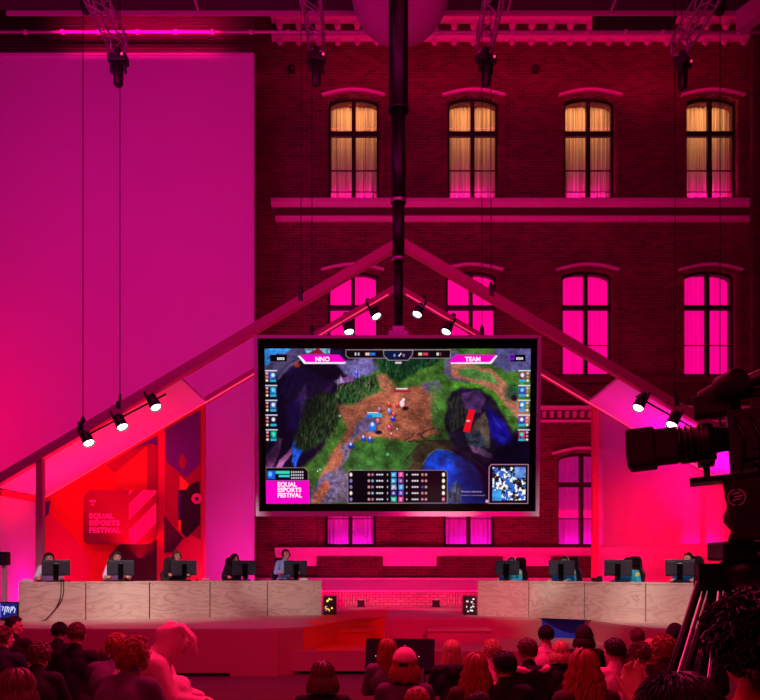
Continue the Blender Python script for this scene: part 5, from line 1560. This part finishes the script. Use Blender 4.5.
for i, (px, py) in enumerate(((119, 47), (317, 46), (484.5, 47), (679, 50))):
    p = P(px, py, 17.5); names = ('far left, before the canvas wall', 'left of the big pole', 'right of the big pole', 'far right')
    t_ = inst(tr0, (p.x, p.y, p.z + .05), 0); tag(t_, 'square aluminium lighting truss under the roof, ' + names[i], 'truss', 'roof trusses')
    h_ = inst(mh0, (p.x + (.05 if i == 0 else 0), p.y - .2, p.z - .13), .3 * i); tag(h_, 'black moving head light hanging from the truss ' + names[i], 'stage light', 'moving head lights')
    # hangers to the roof
    g = G()
    for y in (-.6, -3.4, -6.4):
        for s in (-1, 1): g.tube([(s * .17, y, .17), (s * .17, y, 16.05 - p.z - .05)], .012, 6, caps=False)
    g.build('hanger', M['black'], t_)
for i, (px, py, lab) in enumerate(((86, 2, 'left'), (309, -4, 'beside the second truss'), (497, -4, 'beside the third truss'), (694, -2, 'beside the right truss'), (720, 3, 'at the far right'))):
    p = P(px, py, 18.5); g = G()
    g.box(-.11, .11, -.11, .11, -.2, .2); g.box(-.03, .03, -.03, .03, .2, 16.05 - p.z); g.tube([(0, 0, -.26), (0, 0, -.2)], .09, 12)
    o = g.build('chain_hoist', M['black'], bevel=.01); o.location = p; tag(o, 'small black hoist motor under the roof, ' + lab, 'hoist', 'roof hoists')

# ================================================================ broadcast camera on its tripod
CY = 2.9
c0 = P(735, 449, CY)
r = thing('broadcast_camera', 'big black broadcast camera with long lens in the right foreground', 'camera', c0)
r.rotation_euler = (0, R(-4), R(-22))
kx = CY / F     # metres per pixel there
def cb_(name, fn, m, bevel=.006, parent=None):
    g = G(); fn(g); return g.build(name, M[m], parent or r, bevel=bevel)
cb_('camera_body', lambda g: (g.box(-.02, .36, -.07, .09, -.08, .13), g.box(.02, .3, -.085, -.07, -.05, .08), g.box(.05, .12, -.09, -.085, -.02, .05)), 'black')
bl = lambda g: (g.tube([(-.02, 0, .05), (-.07, 0, .05), (-.072, 0, .05), (-.12, 0, .053), (-.122, 0, .053), (-.2, 0, .05)], [.055, .06, .075, .078, .07, .072], 28), [g.tube([(x, 0, .05), (x - .008, 0, .05)], .081, 28) for x in (-.085, -.1, -.115, -.14, -.16, -.18)])
lens = cb_('lens_barrel', bl, 'black', 0); lens.scale = (1, .82, .82)
def hoodf(g):
    pr = [(-.095, -.075), (-.08, -.09), (.08, -.09), (.095, -.075), (.095, .075), (.08, .09), (-.08, .09), (-.095, .075)]
    g.prism([(y, z + .045) for y, z in pr], 'x', -.37, -.27)
    g.prism([(y * .85, z * .85 + .047) for y, z in pr], 'x', -.28, -.19)
hd = cb_('lens_hood', hoodf, 'black_matte', .008); hd.scale = (1, .82, .82)
g = G(); g.tube([(-.371, 0, .045), (-.374, 0, .045)], .068, 28); g.build('front_glass', M['black_gloss'], hd)
g = G(); g.box(-.19, -.06, .05, .1, -.03, .1); g.build('servo_grip', M['black'], lens, bevel=.01)
g = G(); g.bar((.0, 0, .19), (.32, 0, .2), .03, .035); g.box(-.01, .03, -.015, .015, .12, .2); g.box(.27, .31, -.015, .015, .12, .2); g.build('carry_handle', M['black'], r, bevel=.006)
g = G(); g.tube([(-.10, -.02, .175), (.0, -.04, .205)], [.045, .055], 20); g.box(-.13, .0, -.07, .03, .125, .20); g.tube([(-.03, -.05, .21), (.03, -.12, .225)], [.05, .045], 20)
vf = g.build('viewfinder', M['black_matte'], r, bevel=.008)
g = G(); g.tube([(.0, -.04, .21), (.10, -.03, .24), (.34, -.02, .28)], [.024, .028, .03], 12); g.build('viewfinder_arm', M['black'], vf)
g = G(); g.box(-.16, .32, -.07, .07, -.115, -.095); g.tube([(-.1, -.03, -.1), (-.1, -.03, -.04)], .012, 10); g.tube([(-.1, .03, -.1), (-.1, .03, -.04)], .012, 10); g.box(-.13, -.07, -.05, .05, -.05, -.035); g.build('lens_support_plate', M['darkmetal'], r, bevel=.003)
g = G()
for (x, z) in ((.05, -.07), (.16, -.06), (.09, -.105), (.22, -.09)): g.tube([(x, -.095, z), (x + .035, -.095, z + .004)], .011, 10)
for k in range(6): g.tube([(.0 + k * .05, -.09, .1), (.03 + k * .05, -.12, .02 - k * .01), (.01 + k * .06, -.1, -.1)], .006, 6)
g.build('connector', M['darkmetal'], r)
# cloth rain cover hanging under the body
g = G(); NX_, NZ_ = 22, 14; vs = []
for j in range(NZ_ + 1):
    row = []
    for i in range(NX_ + 1):
        a = 2 * PI * i / NX_; z = -.12 - .215 * j / NZ_; wv = 1 + .035 * math.sin(a * 5 + j * .7) + .02 * math.sin(j * 1.3 + a)
        ex_ = .185 + .006 * math.sin(j * .9); ey_ = .105
        row.append(g.bm.verts.new((.14 + ex_ * wv * math.copysign(abs(math.cos(a)) ** .6, math.cos(a)), ey_ * wv * math.copysign(abs(math.sin(a)) ** .6, math.sin(a)), z)))
    vs.append(row)
fs = []
for j in range(NZ_):
    for i in range(NX_): fs.append(g.bm.faces.new((vs[j][i], vs[j][(i+1) % NX_], vs[j+1][(i+1) % NX_], vs[j+1][i])))
fs.append(g.bm.faces.new(vs[0][:NX_])); fs.append(g.bm.faces.new(vs[-1][:NX_]))
g._mi(fs, 0, True)
cover = g.build('rain_cover', M['black_cloth'], r)
g = G()
ex0, ez0, rr0 = -.012, -.185, .030
for k in range(32):
    a, b = 2*PI*k/32, 2*PI*(k+1)/32
    if k in (7, 8, 23, 24): continue
    g.prism([(ex0 + q_*math.cos(t), ez0 + q_*math.sin(t)) for q_, t in ((rr0, a), (rr0 - .004, a), (rr0 - .004, b), (rr0, b))], 'y', -.128, -.124)
for k, (x0_, x1_) in enumerate(((-.018, .012), (-.012, .02), (-.018, .012))):
    z = ez0 - .012 + .011 * k; g.prism([(ex0 + x0_, z), (ex0 + x1_, z + .004), (ex0 + x1_ + .003, z + .009), (ex0 + x0_ + .006, z + .005)], 'y', -.128, -.124)
g.build('emblem', mat('emblem_grey', (170, 150, 165), .5), cover)

tz = c0.z - .355
r = thing('camera_tripod', 'heavy black twin-tube tripod under the broadcast camera', 'tripod', (c0.x + .04, CY + .03, BASE))
g = G(); g.box(-.10, .17, -.08, .08, tz - BASE - .05, tz - BASE + .02); g.ell((0, 0, tz - BASE - .09), (.09, .09, .06), 20, 10); hd_ = g.build('fluid_head', M['darkmetal'], r, bevel=.01)
g = G(); g.box(.02, .13, -.086, -.08, tz - BASE - .03, tz - BASE - .018); g.build('badge', M['pinkpaint'], hd_)
top_z = tz - BASE - .1
for (dx, dy, sx_) in ((-.62, .10, -.115), (-.03, .62, -.045), (.62, -.10, .11)):
    g = G(); tp_ = Vector((sx_, dy * .1, top_z)); bt = Vector((dx, dy, .03))
    lat = Vector((.028, 0, 0)) if abs(dx) > .2 else Vector((.028, 0, 0))
    mid = tp_.lerp(bt, .5)
    for s in (-1, 1): g.tube([tp_ + lat * s, mid + lat * s], .015, 12)
    g.box(-.05, .05, -.025, .025, -.06, .04, 0, Matrix.Translation(tp_)); g.box(-.05, .05, -.022, .022, -.03, .03, 0, Matrix.Translation(mid))
    lg = g.build('leg', M['darkmetal'], r)
    g = G(); g.tube([tp_, mid, mid, bt], [.008, .008, .014, .014], 12); g.ell(bt, (.03, .03, .03), 12, 8); g.build('lower_leg', M['metal'], lg)
# ================================================================ camera, world, render look
cam_d = bpy.data.cameras.new('camera'); cam = bpy.data.objects.new('camera', cam_d); COL.objects.link(cam)
cam.location = (0, 0, ZC); cam.rotation_euler = (PI/2, 0, 0)
cam_d.sensor_fit = 'HORIZONTAL'; cam_d.sensor_width = 36; cam_d.lens = 36 * F / 760
cam_d.shift_y = (HOR - 350) / 760; cam_d.clip_start = .05; cam_d.clip_end = 200
sc.camera = cam
w = bpy.data.worlds.new('world'); sc.world = w; w.use_nodes = True
w.node_tree.nodes['Background'].inputs[0].default_value = lin((60, 0, 34)); w.node_tree.nodes['Background'].inputs[1].default_value = .35

def area(name, loc, target, size, col, power, sy=None, spread=180):
    d = bpy.data.lights.new(name, 'AREA'); d.energy = power; d.color = col
    d.size = size; d.spread = R(spread)
    if sy: d.shape = 'RECTANGLE'; d.size_y = sy
    o = bpy.data.objects.new(name, d); COL.objects.link(o); o.location = loc
    o.rotation_mode = 'QUATERNION'
    o.rotation_quaternion = (Vector(target) - Vector(loc)).to_track_quat('-Z', 'Y'); return o
def spot(name, loc, target, col, power, ang=40, blend=.6, size=.15):
    d = bpy.data.lights.new(name, 'SPOT'); d.energy = power; d.color = col
    d.spot_size = R(ang); d.spot_blend = blend; d.shadow_soft_size = size
    o = bpy.data.objects.new(name, d); COL.objects.link(o); o.location = loc
    o.rotation_mode = 'QUATERNION'
    o.rotation_quaternion = (Vector(target) - Vector(loc)).to_track_quat('-Z', 'Y'); return o
def point(name, loc, col, power, size=.1):
    d = bpy.data.lights.new(name, 'POINT'); d.energy = power; d.color = col; d.shadow_soft_size = size
    o = bpy.data.objects.new(name, d); COL.objects.link(o); o.location = loc; return o
MAGN = (1, .0, .42); REDP = (1, .0, .06); PINK = (1, .0, .18); WHITE = (1, .86, .82); PURP = (.75, .0, 1)
# canvas wall washes
area('canvas_wash', (-7, 11.5, 12.5), (-8, 22, 7.5), 5, (1, .01, .50), 350)
area('canvas_wash_low', (-3.4, 19.9, 1.2), (-5.0, 22, 8), .8, (1, .01, .4), 75)
area('canvas_red_edge', (-12.5, 18, 5), (-11, 22, 8), 2, REDP, 170)
# brick front washes
area('facade_wash', (3, 11, 15), (4, 24, 8), 8, (1, 0, .21), 400)
area('facade_fill_low', (2, 20.6, 1.0), (3, 24, 5.5), 8, (1, 0, .16), 260, .3)  # unseen fill added low before the brick; no lamp stands here
area('cornice_wash', (4, 22.6, 16.2), (4, 24, 17.8), 12, (1, 0, .12), 60, .1)
area('louvre_wash', (-6.5, 20.6, 15.95), (-6.5, 22.6, 17.1), 4, (1, 0, .16), 60, .1, 60)
area('truss_wash', (0, 12, 10), (0, 17, 15.5), 9, (1, 0, .3), 260, 2)
# stage house
area('mural_wash', (-6.5, 18.0, 5.2), (-6.6, 20.4, 2.4), 3.2, (1, .02, .34), 30, .3, 120)
area('roof_wash_left', (-6.8, 19.2, 2.2), (-6.6, 19, 5), 2.6, (1, 0, .04), 120, .6, 120)
area('roof_wash_right', (8, 19, 2.2), (7.4, 19, 5), 2, (.6, 0, .42), 80, .6, 60)
area('scrim_wash', (7.6, 18.2, 4.0), (7.7, 20.4, 2.4), 3.0, (1, 0, .03), 120, .3, 130)
area('side_panel_wash', (-7.9, 19.2, 1.1), (-8.6, 19.0, 2.6), .8, (1, 0, .38), 22, .2)
# desk key lights: three narrow beams per row
for (x, y, tx, ty) in ((-3.5, 9, -6.3, 17.2), (-2.5, 9, -4.6, 17.8), (-5.6, 9, -2.1, 18.8), (6, 9.4, 3.1, 18.3), (2.5, 9.2, 4.6, 17.1), (3.5, 9, 6.1, 16.0)):
    spot('desk_key', (x, y, 6.2 if abs(x) > 5 else 9.5), (tx, ty, 1.45 if abs(x) < 5 else 1.6), (1, .90, .80), 2150, (20 if x < 0 else 18) if abs(x) < 5 else 12, .9, .1)
# stage middle
spot('stage_mid', (1.5, 9.5, 6.3), (1.6, 19.5, .8), (1, 0, .16), 1900, 26, .6)
spot('brick_base_light', (1.2, 10, 4.6), (1.3, 23, 1.05), (1, .45, .45), 900, 15, .9)
# audience
area('audience_top', (0, 8.5, 6.5), (0, 6.4, 1.4), 6, (1, .02, .15), 700, 2)
area('audience_back', (-1, 1.5, 5.5), (0, 6.5, 1.2), 4, (1, .02, .10), 130)
# coloured uplights inside the top windows
for c in COLS:
    xw = fx(c); area('window_uplight', (xw, FY + .40, fz(197)), (xw, FY + .60, fz(165)), 1.3, (1, 0, .3), 42, .1)
    area('window_room_light', (xw, FY + 1.2, fz(112)), (xw, FY + .6, fz(132)), 1.4, (1, .40, .12), 27, 1.3)
    xw = fx(c); area('window_uplight_low', (xw, FY + .40, fz(546)), (xw, FY + .60, fz(510)), 1.3, (1, 0, .8), 6, .1)

sc.view_settings.view_transform = 'Standard'; sc.view_settings.look = 'None'
sc.view_settings.exposure = 0; sc.view_settings.gamma = 1; sc.view_settings.use_curve_mapping = False
sc.cycles.use_denoising = True
sc.cycles.max_bounces = 5; sc.cycles.diffuse_bounces = 3; sc.cycles.transparent_max_bounces = 8
sc.cycles.caustics_reflective = False; sc.cycles.caustics_refractive = False
